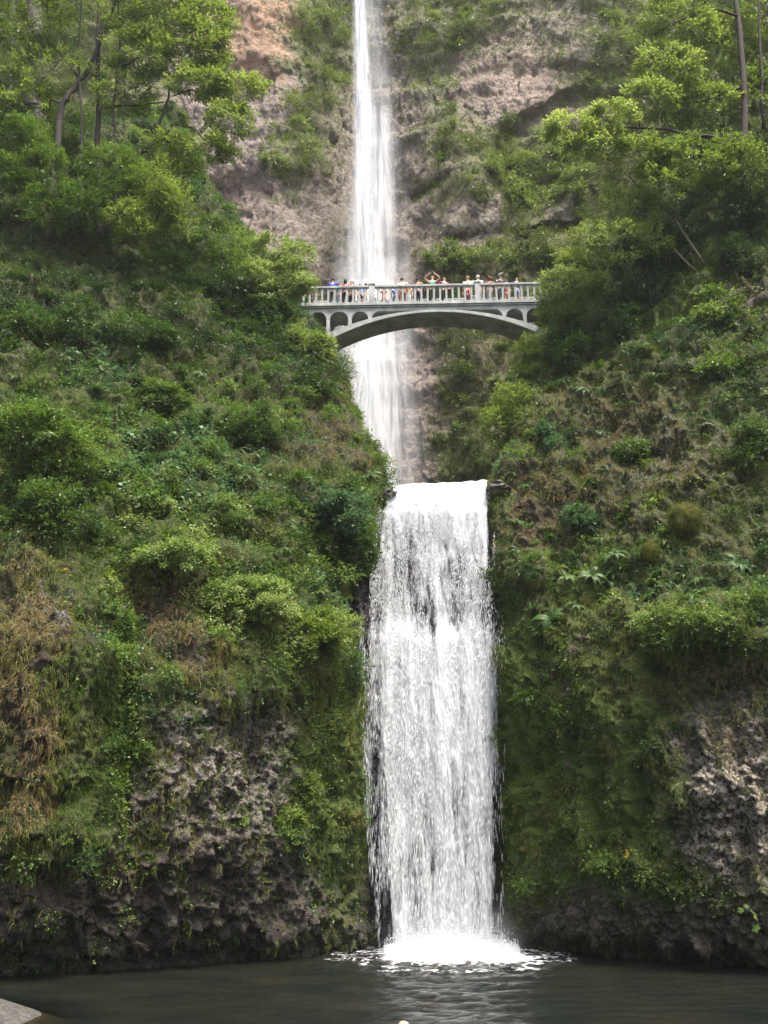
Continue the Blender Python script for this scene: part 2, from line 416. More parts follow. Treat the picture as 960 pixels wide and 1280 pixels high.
def mask4(S): return np.stack([S.rock, S.dry, S.pale, S.warm], -1).reshape(-1, 4)
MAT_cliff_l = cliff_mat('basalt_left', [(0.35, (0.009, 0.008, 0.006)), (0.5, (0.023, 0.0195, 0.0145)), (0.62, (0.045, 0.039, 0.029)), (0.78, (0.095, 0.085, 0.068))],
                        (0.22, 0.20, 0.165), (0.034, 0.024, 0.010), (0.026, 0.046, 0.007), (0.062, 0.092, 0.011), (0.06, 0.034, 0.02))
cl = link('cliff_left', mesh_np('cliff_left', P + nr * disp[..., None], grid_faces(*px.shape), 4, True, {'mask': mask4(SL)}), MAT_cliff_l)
tag(cl, 'mossy basalt cliff on the left of the lower waterfall, under the left end of the bridge', 'cliff', kind='structure')

# --- right cliff
RE_py = [1330, 1250, 1190, 1160, 1100, 1000, 900, 800, 700, 650, 612, 580, 540, 500, 460, 430, 400, 370, 330, 300, 250, 200, 100, 0, -80]
RE_px = [646, 644, 643, 642, 641, 639, 636, 634, 630, 624, 621, 640, 650, 661, 668, 678, 688, 700, 728, 762, 800, 836, 880, 905, 925]
RE_Y = [43.5, 43.2, 42.6, 42, 41.8, 41.8, 41.7, 41.9, 42.6, 43.2, 44, 45.2, 46.6, 48, 49.6, 51.2, 53, 54, 54.4, 54.8, 55.5, 56.5, 59, 62, 65]
R0_py = [1330, 1280, 1240, 1205, 1190, 1150, 1100, 1000, 900, 840, 800, 770, 740, 700, 640, 560, 480, 400, 330, 270, 200, 100, 0, -80]
R0_Y = [39.5, 39, 38, 35.2, 34.6, 34.2, 34.0, 33.7, 33.6, 33.6, 33.8, 34.4, 35.6, 36.8, 38.0, 39.2, 40.4, 42, 43.6, 45.6, 48, 52, 56, 60]
rows = [1330, 1280, 1240, 1210, 1190, 1165, 1140, 1100, 1050, 1000, 950, 900, 860, 820, 790, 760, 730, 700, 660, 612, 580, 540, 500, 460, 430, 400, 370, 330, 300, 250, 200, 100, 0, -80]
T = [1.0, .93, .86, .78, .69, .6, .5, .4, .3, .2, .1, 0]
tp, tY = [], []
for r in rows:
    e = np.interp(-r, -np.array(RE_py, float), RE_px); ye = np.interp(-r, -np.array(RE_py, float), RE_Y)
    y0 = np.interp(-r, -np.array(R0_py, float), R0_Y); x1 = 1420
    a = [e + 110, e + 40, e + 7, e - 3]; b_ = [ye + 14, ye + 7, ye + 3, ye + 1.1]
    for t in T:
        t = 1 - t; px = e + (x1 - e) * t; s = 1 - (px - e) / (960 - e)
        a.append(px); b_.append(y0 + (ye - y0) * (max(s, 0) ** 1.6) + min(s, 0) * 3.0)
    tp.append(a); tY.append(b_)
px, py, Y = sheet(rows, tp, tY, 660, 560, (2, 1))
Y = Y + bumps(px, py, [(700, 960, 22, 160, 0.5), (780, 960, 50, 170, -0.4), (880, 780, 110, 32, -1.0), (890, 860, 90, 30, 0.5), (690, 790, 40, 50, -0.5), (730, 640, 45, 70, 0.7),
                       (855, 650, 40, 40, -0.3), (800, 560, 50, 60, 0.8), (900, 1000, 80, 80, -0.3), (880, 380, 80, 50, 0.8), (720, 470, 40, 60, 0.8), (905, 570, 45, 40, -0.7),
                       (690, 720, 60, 25, -0.6)])
# undercut at the water
Y = Y + 4.5 * sstep(1158, 1200, py + (px - 640) * -0.12)
P = unproj(px, py, Y)
nr = normals(P); sg = np.sign(-nr[300, 450, 1]); nr *= sg
rockf = field(px, py, 0.25, [(800, 1150, 230, 60, 1.0), (900, 980, 90, 120, 1.0), (800, 580, 100, 70, 0.7)])
big = fbm(P * 0.3, 4, 111) * 0.7; med = fbm(P * 1.15, 4, 121) * 0.32
F1, F2, cv = voro(P * 4.0 + 0.5 * fbm(P * 2, 2, 5)[..., None], 131); G1, G2, gv = voro(P * 9.0, 141)
disp = big + med + crag(P, 115) + rockf * (0.2 * (cv - 0.5) - 0.16 * F1 + 0.09 * (gv - 0.5) - 0.06 * G1) + (1 - rockf) * 0.12 * fbm(P * 3.1, 3, 161)
SR = finish(P + nr * disp[..., None], sg)
q = (SR.qx, SR.qy)
SR.rock = field(*q, 0.12, [(840, 1180, 260, 60, 0.95), (930, 1000, 90, 95, 1.0), (905, 930, 60, 60, 0.9), (800, 560, 60, 60, 0.55), (880, 580, 60, 60, 0.45), (660, 650, 35, 40, 0.5), (728, 800, 14, 20, 0.85),
                           (700, 850, 12, 22, 0.8), (715, 960, 14, 26, 0.55), (950, 370, 14, 40, 0.9), (800, 640, 60, 60, 0.4), (660, 1000, 26, 160, 0.2)])
SR.dry = field(*q, 0.3, [(780, 560, 150, 130, 0.75), (665, 640, 45, 80, 0.95), (900, 640, 80, 60, 0.6), (660, 980, 40, 180, 0.0), (770, 970, 60, 150, 0.25), (880, 860, 90, 30, 0.85), (800, 760, 60, 30, 0.3),
                         (870, 1100, 100, 30, 0.5), (940, 370, 30, 60, 0.9), (840, 440, 100, 60, 0.6)])
SR.pale = field(*q, 0.12, [(920, 1000, 100, 90, 1.0), (800, 560, 80, 80, 0.15)])
SR.warm = field(*q, 0.1, [(660, 650, 50, 70, 0.6), (920, 1000, 90, 80, 0.15), (940, 370, 30, 60, 0.8), (900, 560, 80, 60, 0.3)])
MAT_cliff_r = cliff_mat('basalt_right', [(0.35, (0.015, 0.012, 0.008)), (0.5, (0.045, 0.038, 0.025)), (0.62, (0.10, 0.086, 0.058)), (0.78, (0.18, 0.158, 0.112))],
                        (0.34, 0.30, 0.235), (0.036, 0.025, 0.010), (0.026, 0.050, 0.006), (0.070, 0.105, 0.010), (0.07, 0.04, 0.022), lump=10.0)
cr = link('cliff_right', mesh_np('cliff_right', SR.P, grid_faces(*px.shape), 4, True, {'mask': mask4(SR)}), MAT_cliff_r)
tag(cr, 'mossy basalt cliff on the right of the lower waterfall with pale lichened rock near its foot', 'cliff', kind='structure')

# --- wet ledge behind the lower fall
rows = [1330, 1250, 1190, 1100, 1000, 900, 850, 800, 760, 700, 660, 630, 616, 608, 603, 600]
yy = [45.5, 45, 44.7, 44.6, 44.4, 44.2, 43.9, 43.6, 43.9, 43.8, 44.0, 44.4, 45.0, 47, 52, 60]
cols = [380, 420, 450, 480, 520, 560, 600, 640, 680, 720]
tp = [cols for r in rows]
tY = [[y + d for d in (1.5, 0.6, -0.1, 0.1, 0.2, 0.2, 0.2, 0.1, 0.5, 1.5)] for y in yy]
px, py, Y = sheet(rows, tp, tY, 620, 300, (1, 1))
# the ledge top runs back level into the upper gorge; below it, a stepped face
P = unproj(px, py, Y)
top = py < 618
P[..., 2] = np.where(top, np.minimum(P[..., 2], 20.9), P[..., 2])
nr = normals(P); sg = np.sign(-nr[300, 150, 1]); nr *= sg
F1, F2, cv = voro(P * np.array([1.3, 1.3, 0.8]), 231); G1, G2, gv = voro(P * 3.4, 241)
disp = fbm(P * 0.8, 4, 211) * 0.25 + 0.3 * (cv - 0.5) - 0.12 * F1 + 0.12 * (gv - 0.5) - 0.09 * G1
disp = disp * sstep(606, 640, py)
SE = finish(P + nr * disp[..., None], sg)
SE.rock = np.full(px.shape, 1.0); SE.dry = np.zeros(px.shape); SE.pale = np.zeros(px.shape); SE.warm = np.full(px.shape, 0.08)
SE.rock = field(SE.qx, SE.qy, 0.97, [(462, 700, 14, 60, 0.3), (640, 950, 15, 200, 0.35), (440, 1000, 15, 200, 0.35)])
MAT_ledge = cliff_mat('wet_basalt', [(0.3, (0.012, 0.010, 0.013)), (0.5, (0.035, 0.029, 0.036)), (0.7, (0.085, 0.075, 0.088))],
                      (0.2, 0.19, 0.2), (0.05, 0.035, 0.02), (0.03, 0.045, 0.008), (0.06, 0.08, 0.015), (0.08, 0.05, 0.05), lump=6.0)
MAT_ledge.node_tree.nodes['Principled BSDF'].inputs['Roughness'].default_value = 0.3
le = link('cliff_ledge', mesh_np('cliff_ledge', SE.P, grid_faces(*px.shape), 4, True, {'mask': mask4(SE)}), MAT_ledge)
tag(le, 'wet purple black rock ledge directly behind the lower waterfall', 'cliff', kind='structure')

# --- back cliff with the amphitheatre of the upper fall
rows = [700, 640, 600, 560, 500, 450, 400, 350, 325, 300, 280, 250, 200, 150, 100, 50, 0, -60, -120, -240]
cols = [-500, -200, 50, 200, 280, 340, 390, 420, 450, 480, 510, 550, 600, 650, 700, 760, 820, 950, 1200, 1500]
prof = dict(zip(cols, [6, 3, 1.5, 0.5, -0.5, -1, 0.5, 2.0, 2.6, 2.4, 2.0, 1.2, 0.2, -0.5, -1.0, -1.5, -2, -2, 1, 4]))
baseY = np.interp([-r for r in rows], [-700, -600, -500, -400, -330, -300, -250, -150, 0, 240], [69, 69.5, 70.5, 71.5, 72.5, 74.0, 75.5, 76.5, 78, 82])
tp = [cols for r in rows]; tY = []
for r, by in zip(rows, baseY):
    amp = np.interp(-r, [-700, -350, -200, 0, 240], [1.3, 1.3, 0.9, 0.6, 0.5])
    tY.append([by + prof[c] * amp for c in cols])
px, py, Y = sheet(rows, tp, tY, 640, 800, (1, 1))
# sloping fans, domes, ledges
def ridge(px, py, x0, y0, x1, y1, w_, dv):
    L = math.hypot(x1 - x0, y1 - y0); ux, uy = (x1 - x0) / L, (y1 - y0) / L
    s = np.clip((px - x0) * ux + (py - y0) * uy, 0, L); d = np.hypot(px - x0 - s * ux, py - y0 - s * uy)
    return dv * np.exp(-(d / w_) ** 2)
Y = Y + bumps(px, py, [(545, 190, 45, 60, -1.8), (350, 250, 60, 80, -1.2), (620, 240, 60, 50, -1.0), (640, 120, 80, 40, -1.2), (330, 60, 60, 60, -1.0), (600, 460, 60, 50, -0.8), (420, 290, 25, 40, -1.6), (460, 120, 50, 120, 1.4)])
Y += ridge(px, py, 550, 225, 500, 300, 14, -1.2) + ridge(px, py, 640, 165, 740, 105, 10, 1.0) + ridge(px, py, 560, 300, 720, 285, 8, 1.0) + ridge(px, py, 540, 330, 720, 310, 20, -0.6)
Y += ridge(px, py, 600, 210, 560, 300, 16, -1.4) + ridge(px, py, 740, 220, 660, 290, 16, -1.3) + ridge(px, py, 520, 250, 560, 225, 7, 1.3) + ridge(px, py, 545, 230, 556, 190, 7, 1.2)
P = unproj(px, py, Y)
nr = normals(P); sg = np.sign(-nr[300, 150, 1]); nr *= sg
F1, F2, cv = voro(P * np.array([.9, .9, 0.32]), 331); G1, G2, gv = voro(P * np.array([1.9, 1.9, 1.1]), 341)
smf = field(px, py, 1.0, [(560, 270, 60, 45, 0.15), (690, 255, 50, 30, 0.3), (520, 280, 25, 60, 0.3), (400, 300, 30, 40, 0.3)])
strata = vnoise(np.stack([P[..., 0] * 0.05, P[..., 1] * 0.05, P[..., 2] * 0.55 + P[..., 0] * .06], -1), 77)
disp = fbm(P * 0.13, 4, 311) * 1.3 + fbm(P * 0.45, 4, 315) * 0.45 * smf + smf * (0.3 * (cv - 0.5) - 0.14 * F1 + 0.14 * (gv - 0.5)) + strata * 0.35 * smf + 0.1 * fbm(P * 2.2, 3, 355)
SB = finish(P + nr * disp[..., None], sg)
q = (SB.qx, SB.qy)
SB.rock = field(*q, 0.18, [(300, 140, 95, 190, 0.9), (640, 110, 80, 55, 0.8), (700, 40, 60, 60, 0.55), (560, 270, 50, 50, 0.75), (690, 255, 45, 25, 0.8), (300, 280, 80, 80, .75), (420, 200, 30, 100, .45), (545, 215, 40, 60, 0.4), (480, 200, 60, 250, 0.62), (380, 240, 40, 60, 0.7),
                           (500, 500, 45, 160, 0.9), (630, 440, 60, 60, 0.15), (600, 272, 30, 20, 0.9), (400, 60, 45, 50, 0.3), (370, 180, 30, 60, 0.25), (660, 230, 60, 30, 0.05), (600, 320, 70, 16, 0.1), (340, 350, 80, 60, 0.7)])
SB.dry = field(*q, 0.35, [(560, 260, 60, 60, 0.5), (610, 450, 80, 60, 0.55), (580, 570, 60, 40, 0.1), (660, 220, 70, 50, 0.0), (400, 60, 60, 60, 0.1), (530, 60, 50, 80, 0.1), (720, 60, 60, 60, 0.2)])
SB.pale = field(*q, 0.12, [(600, 270, 34, 22, 1.0), (640, 60, 60, 40, 0.35), (350, 90, 30, 30, 0.4)])
SB.warm = field(*q, 0.1, [(330, 30, 45, 60, 1.0), (290, 40, 50, 60, 0.8), (20, 40, 50, 40, 1.0), (640, 100, 70, 40, 0.3), (280, 250, 50, 50, 0.3), (480, 300, 60, 300, 0.1)])
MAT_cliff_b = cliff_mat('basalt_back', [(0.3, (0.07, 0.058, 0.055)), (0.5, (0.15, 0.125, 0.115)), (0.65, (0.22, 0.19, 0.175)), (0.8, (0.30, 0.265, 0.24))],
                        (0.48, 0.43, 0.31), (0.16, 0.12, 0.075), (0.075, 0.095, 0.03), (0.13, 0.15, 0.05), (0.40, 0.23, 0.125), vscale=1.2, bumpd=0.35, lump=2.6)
cb = link('cliff_back', mesh_np('cliff_back', SB.P, grid_faces(*px.shape), 4, True, {'mask': mask4(SB)}), MAT_cliff_b)
tag(cb, 'tall hazy rock wall behind the bridge that the upper waterfall runs down', 'cliff', kind='structure')
# stream between the two falls
st = MB(); st.box(-6, 8, 44.9, 72, 20.3, 20.95)
so = st.build('water', MAT_water); tag(so, 'level stream between the foot of the upper fall and the lip of the lower one', 'water', kind='structure')

# --- air
hz, n, l = newmat('haze')
pv = N(n, 'ShaderNodeVolumePrincipled'); pv.inputs['Density'].default_value = 0.00018; pv.inputs['Color'].default_value = (0.93, 0.95, 0.97, 1); pv.inputs['Anisotropy'].default_value = 0.2
o = N(n, 'ShaderNodeOutputMaterial'); l.new(pv.outputs[0], o.inputs['Volume'])
hb = MB(); hb.box(-310, 310, -310, 310, -3.2, 135)
ho = hb.build('haze', hz); tag(ho, 'thin damp haze filling the gorge', 'haze', kind='stuff')
# ------------------------------------------------------------------ falling water
def fall_mat(name, sx, sz, fine, contrast=3.0, soft=0.5, mult=False, col=(0.80, 0.82, 0.84)):
    m, n, l = newmat(name)
    at = N(n, 'ShaderNodeAttribute', attribute_name='dens')
    v = coords(n, l, (sx, sx, sz)); v2 = coords(n, l, (fine, fine, fine * 0.3))
    warp = noise(n, l, coords(n, l, (0.9, 0.9, 0.35)), 1.0, 3, 0.5, 'Color')
    wa = N(n, 'ShaderNodeVectorMath', operation='SCALE'); l.new(warp, wa.inputs[0]); wa.inputs['Scale'].default_value = 1.6
    vb = N(n, 'ShaderNodeVectorMath', operation='ADD'); l.new(v, vb.inputs[0]); l.new(wa.outputs[0], vb.inputs[1])
    a = noise(n, l, vb.outputs[0], 1.0, 6, 0.62); s = noise(n, l, v2, 1.0, 4, 0.75)
    x = mth(n, l, 'ADD', mth(n, l, 'MULTIPLY', a, 1 - soft * 0.5), mth(n, l, 'MULTIPLY', s, soft * 0.5))
    x = mth(n, l, 'MULTIPLY', mth(n, l, 'SUBTRACT', x, 0.5), contrast)
    if mult: x = mth(n, l, 'MULTIPLY', mth(n, l, 'ADD', x, 1.0), mth(n, l, 'MULTIPLY', at.outputs['Fac'], at.outputs['Fac']))
    else: x = mth(n, l, 'ADD', x, mth(n, l, 'SUBTRACT', mth(n, l, 'MULTIPLY', at.outputs['Fac'], 2.0), 0.5))
    x = mth(n, l, 'MULTIPLY', x, 1.0, True)
    ed = mth(n, l, 'MULTIPLY', at.outputs['Fac'], 5.0, True)
    x = mth(n, l, 'MULTIPLY', x, ed, True)
    d = N(n, 'ShaderNodeBsdfDiffuse'); d.inputs[0].default_value = (*col, 1)
    t = N(n, 'ShaderNodeBsdfTranslucent'); t.inputs[0].default_value = (*col, 1)
    m1 = N(n, 'ShaderNodeMixShader'); m1.inputs[0].default_value = 0.4; l.new(d.outputs[0], m1.inputs[1]); l.new(t.outputs[0], m1.inputs[2])
    tr = N(n, 'ShaderNodeBsdfTransparent')
    m2 = N(n, 'ShaderNodeMixShader'); l.new(x, m2.inputs[0]); l.new(tr.outputs[0], m2.inputs[1]); l.new(m1.outputs[0], m2.inputs[2])
    o = N(n, 'ShaderNodeOutputMaterial'); l.new(m2.outputs[0], o.inputs[0]); return m
MAT_fall = fall_mat('white_water', 3.0, 0.30, 9.0, 4.0, 0.5)
MAT_fall2 = fall_mat('falling_spray', 1.7, 0.12, 5.0, 4.2, 0.5, True)
m, n, l = newmat('water_drops')
d = N(n, 'ShaderNodeBsdfDiffuse'); d.inputs[0].default_value = (0.80, 0.82, 0.84, 1)
t = N(n, 'ShaderNodeBsdfTranslucent'); t.inputs[0].default_value = (0.80, 0.82, 0.84, 1)
m1 = N(n, 'ShaderNodeMixShader'); m1.inputs[0].default_value = 0.4; l.new(d.outputs[0], m1.inputs[1]); l.new(t.outputs[0], m1.inputs[2])
o = N(n, 'ShaderNodeOutputMaterial'); l.new(m1.outputs[0], o.inputs[0]); MAT_drops = m

rng = np.random.default_rng(7)
def drops_mesh(name, P, L, Wd, dirs=None):
    """elongated tetrahedra"""
    k = len(P); L = np.broadcast_to(L, (k,)); Wd = np.broadcast_to(Wd, (k,))
    an = rng.uniform(0, 6.28, k)
    base = np.stack([np.cos(an), np.sin(an), np.zeros(k)], -1)
    b2 = np.stack([np.cos(an + 2.09), np.sin(an + 2.09), np.zeros(k)], -1); b3 = np.stack([np.cos(an + 4.19), np.sin(an + 4.19), np.zeros(k)], -1)
    dn = np.tile(np.array([[0, 0, -1.0]]), (k, 1)) if dirs is None else dirs
    Vv = np.stack([P - dn * L[:, None] * 0.75, P + base * Wd[:, None] + dn * L[:, None] * .15, P + b2 * Wd[:, None] + dn * L[:, None] * .25, P + b3 * Wd[:, None] + dn * L[:, None] * .3], 1)
    f = (np.arange(k)[:, None, None] * 4 + np.array([[0, 1, 2], [0, 2, 3], [0, 3, 1], [1, 3, 2]])[None]).reshape(-1)
    return mesh_np(name, Vv.reshape(-1, 3), f, 3, True)

# lower fall: sheets that leave the lip, touch the ledge and then fall free
LR = [604, 612, 625, 640, 680, 720, 760, 800, 850, 900, 1000, 1100, 1190]
LXL = [492, 488, 483, 474, 464, 459, 455, 452, 450, 452, 458, 466, 474]
LXD = [493, 489, 486, 481, 475, 473, 473, 475, 478, 479, 484, 488, 492]
LXR = [612, 612, 613, 613, 614, 617, 621, 627, 632, 628, 624, 624, 624]
LXE = [611, 611, 611, 611, 611, 612, 615, 618, 620, 618, 616, 616, 617]
def ip(r, A): return np.interp(r, LR, A)
def lower_Y(py, u):
    return np.interp(py, [600, 606, 612, 640, 700, 770, 800, 900, 1000, 1100, 1195], [46.5, 45.3, 44.4, 43.5, 42.9, 42.5, 42.2, 42.0, 41.8, 41.5, 41.3])
def lower_dens(px, py):
    dl = sstep(0, 1, (px - ip(py, LXL)) / np.maximum(ip(py, LXD) + 6 - ip(py, LXL), 2)); dr = sstep(0, 1, (ip(py, LXR) - px) / np.maximum(ip(py, LXR) - ip(py, LXE) + 6, 2))
    row = np.interp(py, [604, 618, 632, 660, 720, 765, 800, 850, 920, 1000, 1090, 1190], [1.0, 0.92, 0.76, 0.58, 0.46, 0.48, 0.70, 0.82, 0.76, 0.60, 0.47, 0.55])
    F = 1.7 * field(px, py, 0, [(500, 850, 20, 90, 0.22), (545, 880, 24, 110, 0.3), (590, 760, 16, 90, 0.04), (515, 700, 14, 60, -0.12), (570, 740, 12, 60, -0.1), (535, 780, 14, 40, -0.14), (608, 780, 12, 50, -0.2),
                          (590, 960, 18, 80, 0.05), (500, 1090, 12, 90, 0.1), (548, 1140, 14, 60, 0.12), (545, 650, 8, 30, -0.1)])
    d = (row + F) * np.minimum(dl * 0.62 + 0.38, dr) * sstep(-0.02, 0.1, (px - ip(py, LXL)) / 40) * sstep(-0.02, 0.1, (ip(py, LXR) - px) / 30)
    d = d * np.where(px < ip(py, LXD), np.interp(py, [612, 660, 1000, 1190], [1, .8, .5, .42]), 1)
    return d
def lower_sheet(off, seed, mul, NR=520, NC=200):
    py = np.linspace(604, 1196, NR)[:, None] * np.ones((1, NC)); u = np.linspace(0, 1, NC)[None] * np.ones((NR, 1))
    px = ip(py, LXL) * (1 - u) + ip(py, LXR) * u
    Y = lower_Y(py, u) - off
    P = unproj(px, py, Y)
    rel = fbm(np.stack([P[..., 0] * 1.6, P[..., 1] * 0, P[..., 2] * 0.16], -1), 4, seed) * 0.32 + fbm(np.stack([P[..., 0] * 5, P[..., 1] * 0, P[..., 2] * 1.1], -1), 3, seed + 5) * 0.1
    P[..., 1] += rel * sstep(606, 660, py) ; P[..., 2] += sstep(640, 606, py) * (0.13 * fbm(P * 1.6, 3, seed) + (u - .5) * .26)
    dn = lower_dens(px, py) * mul
    wob = fbm(np.stack([P[..., 0] * 1.2, P[..., 1] * 0, P[..., 2] * 0.12], -1), 3, seed + 9) * 0.14
    return mesh_np('waterfall', P, grid_faces(NR, NC), 4, True, {'dens': np.clip(dn + wob * sstep(620, 700, py) * (dn > 0.05), 0, 1.2).ravel()})
wf = empty('waterfall', (2.6, 43, 0))
tag(wf, 'broad white lower waterfall dropping from the rock ledge into the pool', 'waterfall', kind='structure')
def at_world(o, root):
    o.parent = root; o.matrix_parent_inverse = Matrix.Translation(-Vector(root.location)); return o
for i, (off, sd_, ml) in enumerate([(0.0, 51, 0.93), (0.4, 61, 0.56)]):
    at_world(link('water_curtain', lower_sheet(off, sd_, ml), MAT_fall), wf)
# loose drops over it
K = 420000
py = rng.uniform(606, 1196, K); u = rng.uniform(0, 1, K); px = (ip(py, LXL) - 4) * (1 - u) + (ip(py, LXR) + 5) * u
Yb = lower_Y(py, u) - rng.exponential(0.28, K) - 0.1
P = unproj(px, py, Yb)
st_ = fbm(np.stack([P[:, 0] * 4.0, P[:, 0] * 0, P[:, 2] * 0.45 + P[:, 1] * .5], -1), 4, 71)
pr = np.clip(lower_dens(px, py) * 0.8 + 0.06 + st_ * 0.9, 0, 1) * np.interp(py, [606, 640, 800, 1000, 1190], [0.3, 0.5, 0.26, 0.14, 0.12])
keep = rng.uniform(0, 1, K) < pr
P = P[keep]; k = len(P)
dm = drops_mesh('spray_drops', P, np.interp(proj(P)[1], [606, 700, 850, 1190], [0.05, 0.1, 0.22, 0.34]) * rng.uniform(0.5, 1.6, k), np.interp(proj(P)[1], [700, 850], [.011, .008]) * rng.uniform(0.5, 1.4, k))
o_ = link('spray_drops', dm, MAT_drops); tag(o_, kind='stuff'); at_world(o_, wf)
# foam where it lands
NR, NC = 260, 420
gx = np.linspace(-3.6, 9.2, NC); gy = np.linspace(31, 42.6, NR)
GX, GY = np.meshgrid(gx, gy)
q3 = np.stack([GX, GY, GX * 0], -1)
core = np.exp(-(((GX - 2.65) / 2.6) ** 4 + ((GY - 39.3) / 2.7) ** 4))
r2 = np.hypot((GX - 2.5) / 1.0, (GY - 39.6) * 0.72)
ringn = fbm(q3 * np.array([0.9, 0.9, 1]), 4, 82) * 1.2
web = 1 - np.abs(fbm(q3 * 2.1 + fbm(q3 * 1.2, 3, 5)[..., None] * 1.4, 5, 83)) * 5.5
ring = np.exp(-((r2 - 3.9 + ringn) / 0.55) ** 2) * 0.5 + np.exp(-(r2 / 4.0) ** 3) * 0.42 + np.exp(-(r2 / 7.5) ** 2) * 0.13
fd = np.clip(core * 1.15 + ring * np.clip(web, 0, 1), 0, 1.2) * sstep(0, .6, GX + 3.6) * sstep(0, .6, 9.2 - GX)
GZ = 0.09 + core * (0.16 + 0.2 * fbm(q3 * 2.6, 4, 85)) + 0.03 * fbm(q3 * 3, 3, 86)
MAT_foam = fall_mat('foam', 3.0, 3.0, 16.0, 2.6, 1.0)
fo = link('foam', mesh_np('foam', np.stack([GX, GY, GZ], -1), grid_faces(NR, NC), 4, True, {'dens': fd.ravel()}), MAT_foam)
tag(fo, 'white churning foam where the lower waterfall meets the pool', 'foam', kind='stuff')
# splashes leaping out of the foam
K = 42000
an = rng.uniform(0, 6.28, K); rr_ = np.sqrt(rng.uniform(0, 1, K)) * 2.9
sx_, sy_ = 2.65 + rr_ * np.cos(an) * 0.92, 40.3 + rr_ * np.sin(an) * 0.6
sz_ = 0.1 + rng.exponential(0.26, K) * np.exp(-(rr_ / 2.6) ** 2)
so = link('splash', drops_mesh('splash', np.stack([sx_, sy_, sz_], -1), 0.035 * rng.uniform(.5, 2, K), 0.014 * rng.uniform(.5, 1.6, K)), MAT_drops)
tag(so, 'fine white splash drops above the foam', 'splash', kind='stuff')

# upper fall
UR = [-140, -60, 0, 100, 180, 250, 300, 345, 400, 450, 500, 560, 625]
UC = [445, 447, 449, 452, 455, 456, 458, 462, 462, 462, 464, 470, 474]     # centre of the core
UW = [9, 10, 12, 16, 20, 25, 30, 38, 42, 46, 46, 44, 42]                    # half width of the core
VL = [436, 436, 436, 434, 428, 418, 408, 400, 396, 396, 404, 414, 420]     # veil
VR = [468, 476, 484, 498, 508, 514, 520, 526, 534, 540, 544, 546, 548]
def upper_sheet(Yoff, seed, kind, NR=520, NC=150):
    py = np.linspace(-140, 625, NR)[:, None] * np.ones((1, NC)); u = np.linspace(0, 1, NC)[None] * np.ones((NR, 1))
    f = lambda A: np.interp(py, UR, A)
    if kind == 'core': L_, R_ = f(UC) - f(UW), f(UC) + f(UW)
    else: L_, R_ = f(VL) - 4, f(VR) + 6
    px = L_ * (1 - u) + R_ * u
    Y = np.interp(py, [-140, 0, 100, 200, 300, 350, 450, 625], [73.5, 72.6, 72.0, 71.6, 71.4, 71.0, 68.6, 67.4]) - Yoff
    P = unproj(px, py, Y)
    P[..., 1] += fbm(np.stack([P[..., 0] * 1.0, P[..., 1] * 0, P[..., 2] * 0.09], -1), 4, seed) * 0.5
    e = 1 - np.abs(u * 2 - 1)
    wob = fbm(np.stack([P[..., 0] * 0.9, P[..., 1] * 0, P[..., 2] * 0.08], -1), 4, seed + 3)
    wob2 = fbm(np.stack([P[..., 0] * 0.25, P[..., 1] * 0, P[..., 2] * 0.25], -1), 3, seed + 4)
    if kind == 'core':
        row = np.interp(py, [-140, 100, 200, 300, 345, 420, 500, 560, 625], [1.5, 1.45, 1.3, 1.12, 1.05, 1.0, .86, .74, .6])
        dn = row * sstep(0, 1.0, e) ** .8 * (1 + wob * .5)
    else:
        row = np.interp(py, [-140, 0, 100, 180, 300, 345, 450, 560, 625], [.25, .33, .46, .58, .70, .78, .86, .78, .70])
        right = np.interp(py, [-140, 120, 330, 420, 625], [1.2, 1.2, 1.0, .75, .75])
        dn = row * sstep(0, 0.9, e) * (1 + (right - 1) * u) * (1 + wob * .6 + wob2 * .4)
    dn = np.where((u <= 0) | (u >= 1), 0, dn)
    return mesh_np('upper', P, grid_faces(NR, NC), 4, True, {'dens': np.clip(dn, 0, 1.1).ravel()})
uf = empty('waterfall', (0, 70, 21))
tag(uf, 'tall narrow upper waterfall running down the back cliff behind the bridge', 'waterfall', kind='structure')
at_world(link('water_curtain', upper_sheet(0.6, 151, 'core'), MAT_fall2), uf)
at_world(link('water_curtain', upper_sheet(0.0, 161, 'veil'), MAT_fall2), uf)
at_world(link('spray_veil', upper_sheet(1.1, 171, 'veil'), fall_mat('spray_mist', 0.6, 0.10, 1.5, 1.5, 0.3, True)), uf)
# drifting mist at the foot of the lower fall
def mist_sheet(y0, seed):
    NR, NC = 60, 120; gx = np.linspace(-1.6, 6.9, NC)[None] * np.ones((NR, 1)); gz = np.linspace(0, 4.2, NR)[:, None] * np.ones((1, NC))
    P = np.stack([gx, y0 + .5 * fbm(np.stack([gx * .6, gz * .6, gz * 0], -1), 3, seed) + 0.25 * ((gx - 2.65) / 3) ** 2, gz], -1)
    dn = np.exp(-((gx - 2.65) / 2.6) ** 4) * np.exp(-gz / 1.2) * sstep(0, .25, gz) * .62 * (1 + .5 * fbm(P * .9, 3, seed + 2))
    return mesh_np('spray_veil', P, grid_faces(NR, NC), 4, True, {'dens': (dn * sstep(-1.6, -.9, gx) * sstep(6.9, 6.2, gx) * sstep(4.2, 3, gz)).ravel()})
MAT_mist = fall_mat('drifting_mist', .5, .5, 1.6, 1.4, .4, True)
for y0, sd_ in ((40.6, 5), (39.7, 9), (38.8, 13)): at_world(link('spray_veil', mist_sheet(y0, sd_), MAT_mist), wf)
